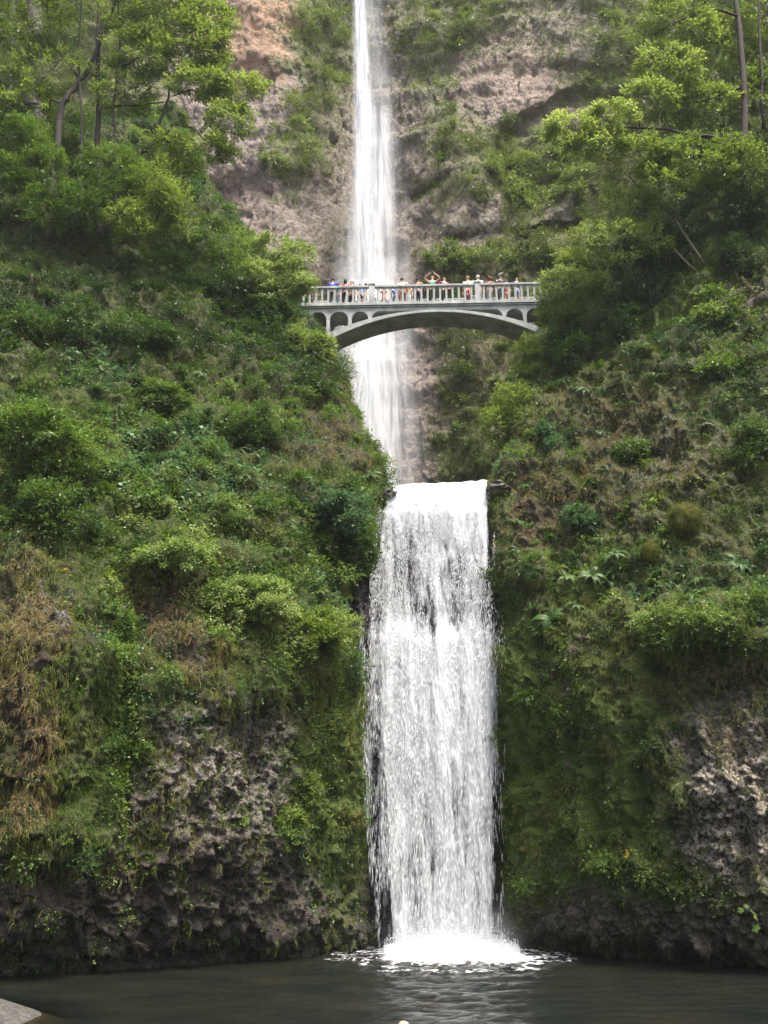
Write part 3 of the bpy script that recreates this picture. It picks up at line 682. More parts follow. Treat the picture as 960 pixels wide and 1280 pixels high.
# small rocks breaking the lip
def boulder(name, loc, size, mat, seed, sub=4):
    import bmesh
    bm = bmesh.new(); bmesh.ops.create_icosphere(bm, subdivisions=sub, radius=1)
    Vv = np.array([v.co[:] for v in bm.verts]); F1, F2, cv = voro(Vv * 1.6 + seed, seed); r = 1 + 0.35 * fbm(Vv * 1.3 + seed, 3, seed) - 0.25 * F1 + .2 * (cv - .5)
    Vv = Vv * r[:, None] * np.array(size)
    for v, c in zip(bm.verts, Vv): v.co = c
    me = bpy.data.meshes.new(name); bm.to_mesh(me); bm.free()
    o = link(name, me, mat); o.location = loc; return o
MAT_rock = plain_mat('wet_rock', (0.075, 0.06, 0.052), 0.35, 0.4, 5, 0.9)
MAT_stone = plain_mat('pale_stone', (0.42, 0.30, 0.2), 0.7, 0.2, 5, 0.4)
for (x, y, yy_, s, lb) in [(553, 618, 44.4, (.28, .3, .22), 'small dark rock poking through the lip of the lower waterfall'),
                      (622, 612, 43.9, (.75, .8, .35), 'flat dark rock at the right end of the waterfall lip'),
                      (486, 619, 43.8, (.5, .6, .25), 'brown mossy rock at the left end of the waterfall lip')]:
    tag(boulder('rock', V(x, y, yy_), s, MAT_rock, int(x)), lb, 'rock')
b_ = unproj(504, 1281, 25.0)
tag(boulder('stone', (b_[0], 25.0, -0.02), (.17, .14, .12), MAT_stone, 5), 'small tan stone just above the water at the bottom edge', 'stone')
# ------------------------------------------------------------------ footbridge
MAT_conc = plain_mat('bridge_concrete', (0.33, 0.345, 0.325), 0.75, 0.24, 1.3, 0.25)
MAT_conc2 = plain_mat('arch_concrete', (0.36, 0.38, 0.31), 0.8, 0.22, 1.1, 0.25)
BYAW, BSL = math.radians(-2.0), 0.002
b0 = unproj(545, 380, 52.0)                      # top of the kerb at the crown, front face
bridge = empty('footbridge', tuple(b0), BYAW)
tag(bridge, 'pale concrete arch footbridge with balustrades crossing the gorge between the two waterfalls', 'bridge')
BW = 1.75
HX0, HX1 = -10.8, 8.4
def bz(x): return BSL * x
def lx(px): return (px - 545) / 19.45            # pixel column to metres along the bridge
d_ = MB(); d_.box(HX0, HX1, 0.04, BW - .04, -0.42, -0.06); d_.build('deck', MAT_conc, bridge)
d_ = MB(); d_.box(HX0, HX1, -0.14, BW + .14, -0.062, 0.16)
d_.box(HX0, HX1, -0.06, BW + .06, -0.16, -0.064)
d_.build('walkway', MAT_conc, bridge, bevel=0.015)
# arch
xs = np.linspace(-7.45, 7.45, 57)
def intr(x): return -0.62 - (math.sqrt(14.6 ** 2) - math.sqrt(14.6 ** 2 - x * x)) * 1.13
def extr(x): return intr(x) + 0.17 + 0.0075 * x * x
a_ = MB(); a_.strip([(x, min(extr(x), -0.425)) for x in xs], [(x, intr(x)) for x in xs], 0.0, BW)
a_.build('arch', MAT_conc2, bridge)
a_ = MB()                                        # raised face rings of the arch, front and back
for y0, y1 in ((-0.05, 0.0 - .002), (BW + .002, BW + 0.05)):
    a_.strip([(x, min(extr(x) + .02, -0.43)) for x in xs], [(x, intr(x) + 0.03 + 0.10 * (1 if abs(x) < 8 else 0) * 0) for x in xs], y0, y1)
a_.build('arch_ring', MAT_conc, bridge)
# spandrel piers with arched openings between them
def spandrel(x0, x1):
    """wall strip from x0 to x1 under the deck with a small arch cut out"""
    w_ = x1 - x0; pts = []; r = w_ / 2
    for i in range(13):
        t = math.pi * i / 12; pts.append((x0 + r - r * math.cos(t), -0.62 - 0.10 + min(0.28, r * 0.6) * math.sin(t) - .16))
    return pts
cols = [lx(386), lx(411), lx(438), lx(463), lx(604), lx(629), lx(654)]
for x in cols:
    if abs(x) < 3.9: continue
    for y in (0.02, BW - .32):
        p_ = MB(); hw = 0.11; zt = -0.43; zb = min(extr(x) - .2, -0.7)
        if abs(x) > 7.2: zb = -3.6
        # pier flares out at its head
        p_.prism([(x - hw, zb), (x + hw, zb), (x + hw, zt - .5), (x + hw + .05, zt - .28), (x + hw + .2, zt - .1), (x + hw + .38, zt), (x - hw - .38, zt), (x - hw - .2, zt - .1), (x - hw - .05, zt - .28), (x - hw, zt - .5)], y, y + .3)
        p_.build('pier', MAT_conc, bridge)
for s in (-1, 1):                                # solid abutments inside the cliffs
    a_ = MB(); xa, xb = (HX0 + .1, -8.9) if s < 0 else (7.35, HX1 - .1)
    a_.box(xa, xb, 0.1, BW - .1, -6.5, -0.425); a_.build('abutment', MAT_conc2, bridge)
# balustrades
posts = [lx(333), lx(465), lx(597), lx(706)]
bal = MB()                                        # one baluster, flared at head and foot
hb_ = 1.4
prof_b = [(-.095, 0), (.095, 0), (.095, .05), (.065, .09), (.06, .62), (.075, .72), (.115, .79), (.19, .84), (-.19, .84), (-.115, .79), (-.075, .72), (-.06, .62), (-.065, .09), (-.095, .05)]
bal.prism([(x, z * 1.33) for x, z in prof_b], -.06, .06)
bal_me = bal.mesh('baluster'); bal_me.materials.append(MAT_conc)
for yr in (0.02, BW - .02):
    for a, b in zip(posts[:-1], posts[1:]):
        r_ = MB(); r_.box(a + .19, b - .19, yr - .12, yr + .12, 1.29, 1.43); r_.box(a + .19, b - .19, yr - .085, yr + .085, 1.27, 1.288)
        r_.build('handrail', MAT_conc, bridge, bevel=0.012)
        nb = int(round((b - a) / 0.395)) - 1
        for k in range(nb):
            x = a + (b - a) * (k + 1) / (nb + 1)
            o = bpy.data.objects.new('baluster', bal_me); COL.objects.link(o); o.parent = bridge; o.location = (x, yr, 0.16)
    for x in posts:
        p_ = MB(); p_.box(x - .18, x + .18, yr - .15, yr + .15, 0.162, 1.47); p_.box(x - .22, x + .22, yr - .19, yr + .19, 1.472, 1.57)
        p_.build('post', MAT_conc, bridge, bevel=0.015)

# ------------------------------------------------------------------ people on the bridge
SKIN = plain_mat('skin', (0.50, 0.31, 0.22), 0.6, 0.05)
SKIN2 = plain_mat('skin_tan', (0.36, 0.21, 0.14), 0.6, 0.05)
_cm = {}
def cloth(c):
    k = tuple(round(x, 3) for x in c)
    if k not in _cm: _cm[k] = plain_mat('cloth', c, 0.85, 0.08, 12)
    return _cm[k]
def skinned(name, pts, edges, rad, mat, parent, root=0, sub=1):
    me = bpy.data.meshes.new(name + '_rig'); me.from_pydata(pts, edges, []); me.update()
    ob = bpy.data.objects.new(name + '_rig', me); COL.objects.link(ob)
    ob.modifiers.new('s', 'SKIN'); sk = me.skin_vertices[0].data
    for i, r in enumerate(rad):
        sk[i].radius = r if isinstance(r, tuple) else (r, r); sk[i].use_root = (i == root)
    if sub: ob.modifiers.new('u', 'SUBSURF').levels = sub; ob.modifiers['u'].render_levels = sub
    bpy.context.view_layer.update()
    dg = bpy.context.evaluated_depsgraph_get()
    m2 = bpy.data.meshes.new_from_object(ob.evaluated_get(dg)); bpy.data.objects.remove(ob); bpy.data.meshes.remove(me)
    m2.name = name; m2.materials.clear()
    m2.polygons.foreach_set('use_smooth', np.ones(len(m2.polygons), bool))
    return m2
POSE = {}
def pose_meshes(pose):
    """joints for a standing figure 1.7 m tall facing -Y"""
    if pose in POSE: return POSE[pose]
    J = {'pel': (0, 0, .93), 'wst': (0, 0, 1.08), 'chs': (0, -.01, 1.28), 'nck': (0, 0, 1.43), 'nk2': (0, -.01, 1.5), 'hd': (0, -.02, 1.6), 'top': (0, -.01, 1.67)}
    R_ = {'pel': (.15, .11), 'wst': (.125, .095), 'chs': (.155, .11), 'nck': .06, 'nk2': .052, 'hd': (.078, .095), 'top': (.06, .07)}
    E = [('pel', 'wst'), ('wst', 'chs'), ('chs', 'nck'), ('nck', 'nk2'), ('nk2', 'hd'), ('hd', 'top')]
    for s, a in ((-1, 'l'), (1, 'r')):
        J[a + 'sh'] = (s * .19, 0, 1.38); R_[a + 'sh'] = .058
        if pose == 'photo': el, wr, hn = (s * .37, -.12, 1.52), (s * .12, -.24, 1.68), (s * .07, -.26, 1.71)
        elif pose == 'lean': el, wr, hn = (s * .27, -.16, 1.15), (s * .17, -.36, 1.12), (s * .12, -.42, 1.13)
        elif pose == 'hip': el, wr, hn = (s * .36, .05, 1.16), (s * .2, -.08, 1.02), (s * .16, -.1, .99)
        elif pose == 'cam': el, wr, hn = (s * .28, -.15, 1.24), (s * .11, -.26, 1.52), (s * .06, -.27, 1.57)
        else: el, wr, hn = (s * .25, 0, 1.12), (s * .25, -.09, .88), (s * .24, -.11, .82)
        J[a + 'el'], J[a + 'wr'], J[a + 'hn'] = el, wr, hn; R_[a + 'el'], R_[a + 'wr'], R_[a + 'hn'] = .042, .03, (.036, .022)
        J[a + 'hp'] = (s * .09, 0, .88); R_[a + 'hp'] = .09
        J[a + 'kn'] = (s * .1, -.015, .49); R_[a + 'kn'] = .06
        J[a + 'an'] = (s * .105, .01, .09); R_[a + 'an'] = .042
        J[a + 'to'] = (s * .115, -.16, .035); R_[a + 'to'] = (.045, .03)
        E += [('chs', a + 'sh'), (a + 'sh', a + 'el'), (a + 'el', a + 'wr'), (a + 'wr', a + 'hn'), ('pel', a + 'hp'), (a + 'hp', a + 'kn'), (a + 'kn', a + 'an'), (a + 'an', a + 'to')]
    names = list(J)
    ix = {k: i for i, k in enumerate(names)}
    body = skinned('person', [J[k] for k in names], [(ix[a], ix[b]) for a, b in E], [R_[k] for k in names], None, None)
    # fingers, nose and ears joined into the body mesh
    x_ = MB()
    for s, a in ((-1, 'l'), (1, 'r')):
        h = Vector(J[a + 'hn']); wv = Vector(J[a + 'wr']); dr = (h - wv).normalized(); sd = dr.cross(Vector((0, 1, .2))).normalized()
        for k in range(4):
            q = h + sd * (k - 1.5) * .018 + dr * .015; Lf = (.055, .07, .065, .05)[k]
            x_.tube([q, q + dr * Lf * .6, q + dr * Lf + Vector((0, -.008, -.012))], [.009, .008, .005], 5)
        x_.tube([h - dr * .01, h + sd * -.04 + dr * .02, h + sd * -.045 + dr * .05], [.011, .009, .006], 5)
        x_.tube([(s * .078, 0, 1.565), (s * .09, .005, 1.595), (s * .08, .0, 1.615)], [.008, .014, .008], 5)
    x_.tube([(0, -.105, 1.615), (0, -.128, 1.585), (0, -.11, 1.572)], [.008, .014, .01], 5)
    import bmesh
    bm = bmesh.new(); bm.from_mesh(body)
    e = x_.mesh('x'); bm.from_mesh(e); bm.to_mesh(body); bm.free()
    body.polygons.foreach_set('use_smooth', np.ones(len(body.polygons), bool))
    def sub_rig(keys, grow, extra=None, root=0):
        ks = list(keys); id_ = {k: i for i, k in enumerate(ks)}
        pts = [list(J[k]) for k in ks]; rd = []
        for k in ks:
            r = R_[k]; r = r if isinstance(r, tuple) else (r, r); rd.append((r[0] + grow, r[1] + grow))
        for k, (p, r) in (extra or {}).items():
            pts[id_[k]] = p; rd[id_[k]] = r
        return pts, [(id_[a], id_[b]) for a, b in E if a in id_ and b in id_], rd
    sleeve = {}
    for a in 'lr':
        s_, e_ = Vector(J[a + 'sh']), Vector(J[a + 'el']); sleeve[a + 'el'] = (tuple(s_.lerp(e_, .75)), (.056, .056))
    p, ee, rr = sub_rig(['pel', 'wst', 'chs', 'nck', 'lsh', 'lel', 'rsh', 'rel'], .014, {**sleeve, 'nck': ((0, 0, 1.40), (.075, .07))})
    shirt = skinned('shirt', p, ee, rr, None, None)
    tank = {}
    p, ee, rr = sub_rig(['pel', 'wst', 'chs', 'nck'], .012, {'nck': ((0, 0, 1.37), (.085, .075))})
    tankm = skinned('top', p, ee, rr, None, None)
    p, ee, rr = sub_rig(['wst', 'pel', 'lhp', 'lkn', 'lan', 'rhp', 'rkn', 'ran'], .014, {'wst': ((0, 0, 1.0), (.14, .105))}, root=1)
    trou = skinned('trousers', p, ee, rr, None, None, root=1)
    sh = {a + 'kn': ((J[a + 'kn'][0], 0, .55), (.085, .085)) for a in 'lr'}
    p, ee, rr = sub_rig(['wst', 'pel', 'lhp', 'lkn', 'rhp', 'rkn'], .014, {'wst': ((0, 0, 1.0), (.14, .105)), **sh}, root=1)
    shor = skinned('shorts', p, ee, rr, None, None, root=1)
    POSE[pose] = (body, shirt, tankm, trou, shor); return POSE[pose]
def hair_mesh(kind):
    import bmesh
    bm = bmesh.new(); bmesh.ops.create_icosphere(bm, subdivisions=3, radius=1)
    for v in bm.verts:
        x, y, z = v.co
        v.co = (x * .092, y * .108 + .008, z * .1 + 1.628)
        if y < -.35 and z < .35: v.co.y = -.05 + .008; v.co.z = max(v.co.z, 1.64)
        elif z < -.2:
            v.co.z = {'short': 1.60, 'long': 1.44, 'hood': 1.42}[kind] + (z + .2) * .02
            if kind != 'short': v.co.x *= .85
    me = bpy.data.meshes.new('hair'); bm.to_mesh(me); bm.free(); me.polygons.foreach_set('use_smooth', np.ones(len(me.polygons), bool)); return me
HAIR = {k: hair_mesh(k) for k in ('short', 'long', 'hood')}
def recol(me, mat):
    m2 = me.copy(); m2.materials.clear(); m2.materials.append(mat); return m2
def person(px, yb, face, pose, h, topc, botc, hairc, hair, label, tank=False, shorts=False, skin=None, extra=None, z=0.162):
    """yb: metres behind the front rail line; face: degrees, 0 = towards the camera side"""
    body, shirt, tankm, trou, shor = pose_meshes(pose)
    root = link('person', recol(body, skin or SKIN))
    Mb = Matrix.Translation(b0.tolist()) @ Matrix.Rotation(BYAW, 4, 'Z')
    yb = .32 + (yb - .3) * .5; w_ = Mb @ Vector((lx(px), yb, z))
    root.location = w_; root.rotation_euler = (0, 0, BYAW + math.radians(face)); s = h / 1.7 * 1.3; root.scale = (s * 1.05, s * 1.05, s)
    tag(root, label, 'person', 'people on the footbridge')
    link('top' if tank else 'shirt', recol(tankm if tank else shirt, cloth(topc)), None, root)
    link('shorts' if shorts else 'trousers', recol(shor if shorts else trou, cloth(botc)), None, root)
    link('hood' if hair == 'hood' else 'hair', recol(HAIR[hair], cloth(hairc)), None, root)
    if extra: extra(root)
    return root
BK, NV, BR, GY_, WH = (.015, .014, .014), (.02, .028, .06), (.06, .035, .02), (.25, .25, .25), (.8, .8, .78)
person(374, .8, 20, 'stand', 1.62, WH, NV, BR, 'short', 'person in a white top at the far left end of the bridge behind leaves')
def cap_on(c):
    def f(root):
        c_ = MB(); c_.tube([(0, .01, 1.67), (0, .01, 1.70), (0, .01, 1.735), (0, .01, 1.745)], [.1, .098, .07, .02], 12); c_.box(-.07, .07, -.2, -.07, 1.665, 1.68); link('cap', c_.mesh('cap', True), cloth(c), root)
    return f
person(415, .55, 175, 'cam', 1.68, (.03, .06, .35), NV, BR, 'short', 'person in a royal blue shirt with both hands raised, first from the left rail end')
person(424, 1.2, 0, 'stand', 1.6, (.25, .35, .5), (.12, .16, .25), BK, 'short', 'person in a light blue shirt just behind the one in royal blue')
person(431, .7, 160, 'stand', 1.62, (.55, .18, .2), BK, BK, 'long', 'long haired person in a pink and dark outfit near the left')
person(439, 1.3, -30, 'stand', 1.66, (.12, .12, .12), BK, BR, 'short', 'person in dark grey clothes behind the left balusters')
person(450, .6, 10, 'stand', 1.32, (.3, .42, .75), BK, BR, 'short', 'child in a pale blue shirt and dark shorts just left of the stone post', shorts=True)
person(457, .8, 190, 'stand', 1.4, WH, WH, BR, 'short', 'child dressed all in white right beside the left post')
person(480, .6, 0, 'stand', 1.12, (.62, .13, .05), (.55, .2, .1), BR, 'short', 'small child in an orange red shirt just right of the left post')
person(494, .6, 180, 'stand', 1.12, (.05, .13, .45), (.08, .12, .3), BR, 'short', 'small child in blue between the orange child and the cream shirt')
person(503, .75, 165, 'hip', 1.66, (.72, .58, .42), (.3, .16, .09), BR, 'short', 'dark haired person in a cream shirt and brown trousers looking at the upper fall')
person(511, .45, 20, 'stand', 1.2, (.72, .35, .12), WH, BK, 'short', 'small child in orange and white in front of the cream shirt')
person(523, .75, 150, 'lean', 1.62, WH, NV, BK, 'short', 'black haired person in a white sleeveless top and navy trousers', tank=True)
def phone(root):
    c_ = MB(); c_.box(-.06, .06, -.3, -.285, 1.68, 1.76); link('phone', c_.mesh('phone'), cloth(BK), root)
person(541, .6, 0, 'photo', 1.72, (.05, .52, .38), BK, (.14, .07, .035), 'long', 'person in a turquoise tank top raising both arms to take a photo', tank=True, extra=phone)
person(556, .6, 20, 'hip', 1.62, (.22, .02, .12), BK, BK, 'long', 'person in a maroon top with hands on hips beside the turquoise top')
person(586, .8, 170, 'lean', 1.68, (.8, .72, .56), (.3, .28, .25), (.4, .24, .12), 'short', 'fair haired person in a cream shirt left of the right post')
person(583.5, .45, 0, 'stand', 1.05, (.5, .06, .06), (.3, .05, .05), BR, 'short', 'small child in red clothes low behind the rail left of the right post')
person(599, .85, 180, 'lean', 1.74, (.66, .66, .68), (.2, .2, .22), (.75, .74, .7), 'short', 'white haired person in a pale grey shirt behind the right post')
person(613, .8, 175, 'lean', 1.66, (.16, .06, .05), (.25, .22, .2), (.1, .03, .02), 'long', 'red brown haired person in a brown top, just right of the right post')
person(627, .7, 20, 'lean', 1.74, (.02, .025, .05), (.04, .045, .06), (.02, .025, .05), 'hood', 'person in a dark navy hooded jacket and white cap', extra=cap_on(WH))
person(634, .9, 0, 'stand', 1.3, (.4, .14, .12), (.4, .2, .16), BR, 'short', 'child in dull red behind the navy hooded person')
person(647, .55, 30, 'stand', 1.5, (.04, .06, .16), (.25, .36, .65), BK, 'short', 'person in dark blue top and light blue shorts by the right bush', shorts=True)
# ------------------------------------------------------------------ leaf geometry
rng = np.random.default_rng(11)
def unit(v): return v / (np.linalg.norm(v, axis=-1, keepdims=True) + 1e-9)
def rand_dir(k): return unit(rng.normal(size=(k, 3)))
def leaves_np(P, D, Nn, L, Wd):
    """diamond leaves folded slightly along the midrib: P base, D axis, Nn approx normal -> (k,4,3)"""
    S = unit(np.cross(D, Nn)); Nn = unit(np.cross(S, D)); L = L[:, None]; Wd = Wd[:, None]
    m = P + D * L * 0.45
    return np.stack([P, m + S * Wd * .5 + Nn * L * .08, P + D * L - Nn * L * .06, m - S * Wd * .5 + Nn * L * .08], 1)
class Leaves:
    def __init__(s): s.q = []; s.t = []
    def add(s, quads, tint): s.q.append(quads); s.t.append(np.repeat(tint, 4))
    def sprays(s, Cn, out, size, tint, k=7, droop=0.25, spread=0.55, flat=0.75, tv=0.16, aspect=0.62):
        """k leaves along a short twig at every centre"""
        n_ = len(Cn)
        if n_ == 0: return
        size = np.broadcast_to(size, (n_,)); tint = np.broadcast_to(tint, (n_,))
        d = unit(out + rand_dir(n_) * 0.6 + np.array([0, 0, -droop]))
        upv = unit(np.array([0, 0, 1.0]) * flat + out * (1 - flat) * .7 + rand_dir(n_) * 0.35)
        side = unit(np.cross(d, upv))
        i = (np.arange(k) / max(k - 1, 1))[None, :, None]; sg_ = np.where(np.arange(k) % 2 == 0, 1.0, -1.0)[None, :, None]
        ln = size[:, None, None] * (k * 0.42)
        base = Cn[:, None] + d[:, None] * (i - .5) * ln + rng.normal(size=(n_, k, 3)) * size[:, None, None] * 0.25
        ax = unit(d[:, None] * (0.5 + .5 * i) + side[:, None] * sg_ * spread * (1.4 - i) + rng.normal(size=(n_, k, 3)) * .22)
        nn = unit(upv[:, None] + rng.normal(size=(n_, k, 3)) * .32)
        L = (size[:, None] * rng.uniform(.65, 1.25, (n_, k))).ravel()
        s.add(leaves_np(base.reshape(-1, 3), ax.reshape(-1, 3), nn.reshape(-1, 3), L, L * aspect), (tint[:, None] + rng.normal(size=(n_, k)) * tv).ravel())
    def mesh(s, name):
        if not s.q: s.add(np.zeros((1, 4, 3)), np.zeros(1))
        q = np.concatenate(s.q); t = np.clip(np.concatenate(s.t), 0, 1)
        return mesh_np(name, q.reshape(-1, 3), np.arange(len(q) * 4), 4, False, {'tint': t})
class Blades:
    """thin grass blades: quads tapering to a point and bending down"""
    def __init__(s): s.q = []; s.t = []
    def tuft(s, P, out, L, Wd, tint, droop, per=6, tv=.15):
        n_ = len(P)
        if n_ == 0: return
        P = np.repeat(P, per, 0); out = np.repeat(out, per, 0); L = np.repeat(np.broadcast_to(L, (n_,)), per) * rng.uniform(.5, 1.3, n_ * per); tint = np.repeat(np.broadcast_to(tint, (n_,)), per)
        k = n_ * per; P = P + rng.normal(size=(k, 3)) * 0.05
        d0 = unit(out * .7 + rand_dir(k) * .55 + np.array([0, 0, 0.45 - droop])); d1 = unit(out * .25 + rand_dir(k) * .35 + np.array([0, 0, -droop * 1.6 + .2]))
        S = unit(np.cross(d0, rand_dir(k))) * (Wd * rng.uniform(.6, 1.4, k))[:, None]
        m = P + d0 * L[:, None] * .45; e = m + d1 * L[:, None] * .6
        s.q.append(np.stack([P - S * .5, P + S * .5, m + S * .5, m - S * .5], 1)); s.t.append(np.repeat(tint + rng.normal(size=k) * tv, 4))
        s.q.append(np.stack([m - S * .5, m + S * .5, e + S * .08, e - S * .08], 1)); s.t.append(np.repeat(tint + rng.normal(size=k) * tv, 4))
    mesh = Leaves.mesh

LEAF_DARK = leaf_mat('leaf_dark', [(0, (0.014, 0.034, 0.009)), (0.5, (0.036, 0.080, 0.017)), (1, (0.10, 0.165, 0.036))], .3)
LEAF_MID = leaf_mat('leaf_green', [(0, (0.022, 0.050, 0.010)), (0.5, (0.070, 0.135, 0.024)), (0.8, (0.14, 0.215, 0.048)), (1, (0.25, 0.32, 0.11))], .34)
LEAF_LITE = leaf_mat('leaf_bright', [(0, (0.045, 0.085, 0.013)), (0.5, (0.115, 0.18, 0.034)), (1, (0.27, 0.34, 0.10))], .42)
LEAF_COOL = leaf_mat('leaf_cool', [(0, (0.02, 0.048, 0.020)), (0.5, (0.052, 0.115, 0.042)), (1, (0.15, 0.24, 0.11))], .3)
FERN = leaf_mat('fern_green', [(0, (0.018, 0.045, 0.010)), (0.5, (0.05, 0.11, 0.02)), (1, (0.12, 0.20, 0.04))], .3)
GRASS = leaf_mat('grass_blades', [(0, (0.030, 0.065, 0.009)), (0.25, (0.07, 0.115, 0.016)), (0.5, (0.13, 0.135, 0.03)), (0.75, (0.19, 0.155, 0.06)), (1, (0.19, 0.145, 0.07))], .3, .7, .2)
BARK = plain_mat('bark', (0.028, 0.021, 0.016), 0.85, 0.3, 7, .8)
BARK_G = plain_mat('mossy_bark', (0.06, 0.058, 0.028), 0.9, 0.35, 5, .8)
BARK_P = plain_mat('grey_bark', (0.13, 0.115, 0.10), 0.9, 0.3, 4, .8)

# ------------------------------------------------------------------ trees and shrubs
def blob_points(cx, cy, Y, rx, ry, rd, n_, seed, hole=0.0, shell=0.55):
    """points inside an ellipsoid given in photo pixels at distance Y, biased to its outside, broken into clumps by noise"""
    c = unproj(cx, cy, Y); dep = Y * cp + (c[2] - CAMZ) * sp; mx_ = dep / FPX; my_ = dep * dep / (FPX * Y)
    out = np.zeros((0, 3)); oo = np.zeros((0, 3)); tries = 0
    while len(out) < n_ and tries < 12:
        k = n_ * 3; d = rand_dir(k); r = rng.uniform(0, 1, k) ** (1 / 3.0); r = r * (1 - shell) + shell * rng.uniform(.6, 1, k) ** .5 * 1.0
        q = d * r[:, None]; rr = 1 + 0.28 * vnoise(d * 2.1 + seed * 3.1, seed)
        p = c + q * rr[:, None] * np.array([rx * mx_, rd, ry * my_])
        m_ = vnoise(p * np.array([.9, .9, 1.9]) + seed, seed + 5) + 0.55 * vnoise(p * 2.5, seed + 6) > hole - 0.25
        out = np.concatenate([out, p[m_]]); oo = np.concatenate([oo, d[m_]]); tries += 1
    return out[:n_], oo[:n_], c
def bend(a, b, k=5, sag=.12, jit=.05):
    a, b = Vector(a), Vector(b); L = (b - a).length; r = [a]
    for i in range(1, k):
        t = i / k; p = a.lerp(b, t); p.z += math.sin(t * math.pi) * L * sag; p += Vector(rng.normal(size=3).tolist()) * L * jit; r.append(p)
    r.append(b); return r
def woody(name, label, cat, limbs, blobs, leafmat, barkmat, size, tint, group=None, twigs=10, k=7, base=None, flat=.75, hole=0.0, tipr=.012, **kw):
    """limbs [(px,py,Y,r)...]; blobs (px,py,Y,rx,ry,depth_m,n_sprays[,tint shift])"""
    tr = MB(); joints = []
    for lb in limbs:
        pts = [V(a, b, c) for a, b, c, r in lb]; rd = [r for *_, r in lb]
        P2, R2 = [], []
        for i in range(len(pts) - 1):
            for t in (0, .33, .66):
                P2.append(pts[i].lerp(pts[i + 1], t) + (Vector(rng.normal(size=3).tolist()) * rd[i] * .35 if t else Vector())); R2.append(rd[i] * (1 - t) + rd[i + 1] * t)
        P2.append(pts[-1]); R2.append(rd[-1]); tr.tube(P2, R2, 8)
        joints += list(zip(P2, R2))
    lv = Leaves(); JP = np.array([j[0][:] for j in joints])
    for bi, bl in enumerate(blobs):
        cx, cy, Y, rx, ry, rd, n_ = bl[:7]; ts = bl[7] if len(bl) > 7 else 0
        p, o, c = blob_points(cx, cy, Y, rx, ry, rd, n_, int(cx * 7 + cy) % 997, hole)
        if len(p) == 0: continue
        zt = np.clip((p[:, 2] - c[2]) / (np.ptp(p[:, 2]) + .01), -1, 1)
        lv.sprays(p, unit(o + np.array([0, 0, .15])), size, tint + ts + .35 * vnoise(p * .8, 9) * .5, k=k, flat=flat, **kw)
        # a limb to the clump, twigs to some of its sprays
        j = int(np.argmin(np.linalg.norm(JP - c, axis=1))); a = joints[j][0]; r0 = min(joints[j][1] * .6, .05 + .02)
        path = bend(a, Vector(c.tolist()), 5, .05); tr.tube(path, np.linspace(r0, r0 * .4, 6), 5)
        for q in p[rng.choice(len(p), min(twigs, len(p)), replace=False)]:
            s0 = path[rng.integers(2, 6)]; tr.tube(bend(s0, Vector(q.tolist()), 3, .06), np.linspace(r0 * .38, tipr * .5, 4), 4, False)
    bpt = base or limbs[0][0][:3]; b_ = V(*bpt)
    root = empty(name, b_); tag(root, label, cat, group)
    at_world(tr.build('trunk' if cat == 'tree' else 'stem', barkmat, None, True), root)
    at_world(link('crown' if cat == 'tree' else 'foliage', lv.mesh('leaves'), leafmat), root)
    return root
def shrub(label, px, py, Y, rx, ry, rd, n_, leafmat=None, size=.12, tint=.5, cat='shrub', name='shrub', group='shrubs growing on the cliffs', lobes=7, seed=None, **kw):
    """rounded bush of several lobes; stems rise from its base at the cliff"""
    r_ = random.Random(int(px * 13 + py * 7)); bl = []
    for i in range(lobes):
        a = r_.uniform(0, 2 * math.pi); q = r_.uniform(.25, .68); s = r_.uniform(.35, .6)
        bl.append((px + math.cos(a) * q * rx, py + math.sin(a) * q * ry, Y + r_.uniform(-.5, .4) * rd, rx * s, ry * s * .9, rd * s, max(8, int(n_ / lobes)), r_.uniform(-.1, .12)))
    base = (px, py + ry * .75, Y + rd * .8)
    limbs = [[(*base, .06), (px + r_.uniform(-.3, .3) * rx, py, Y + rd * .2, .04), (px + r_.uniform(-.6, .6) * rx, py - ry * .6, Y, .015)] for _ in range(2)]
    return woody(name, label, cat, limbs, bl, leafmat or LEAF_MID, BARK, size, tint, group, twigs=4, **kw)

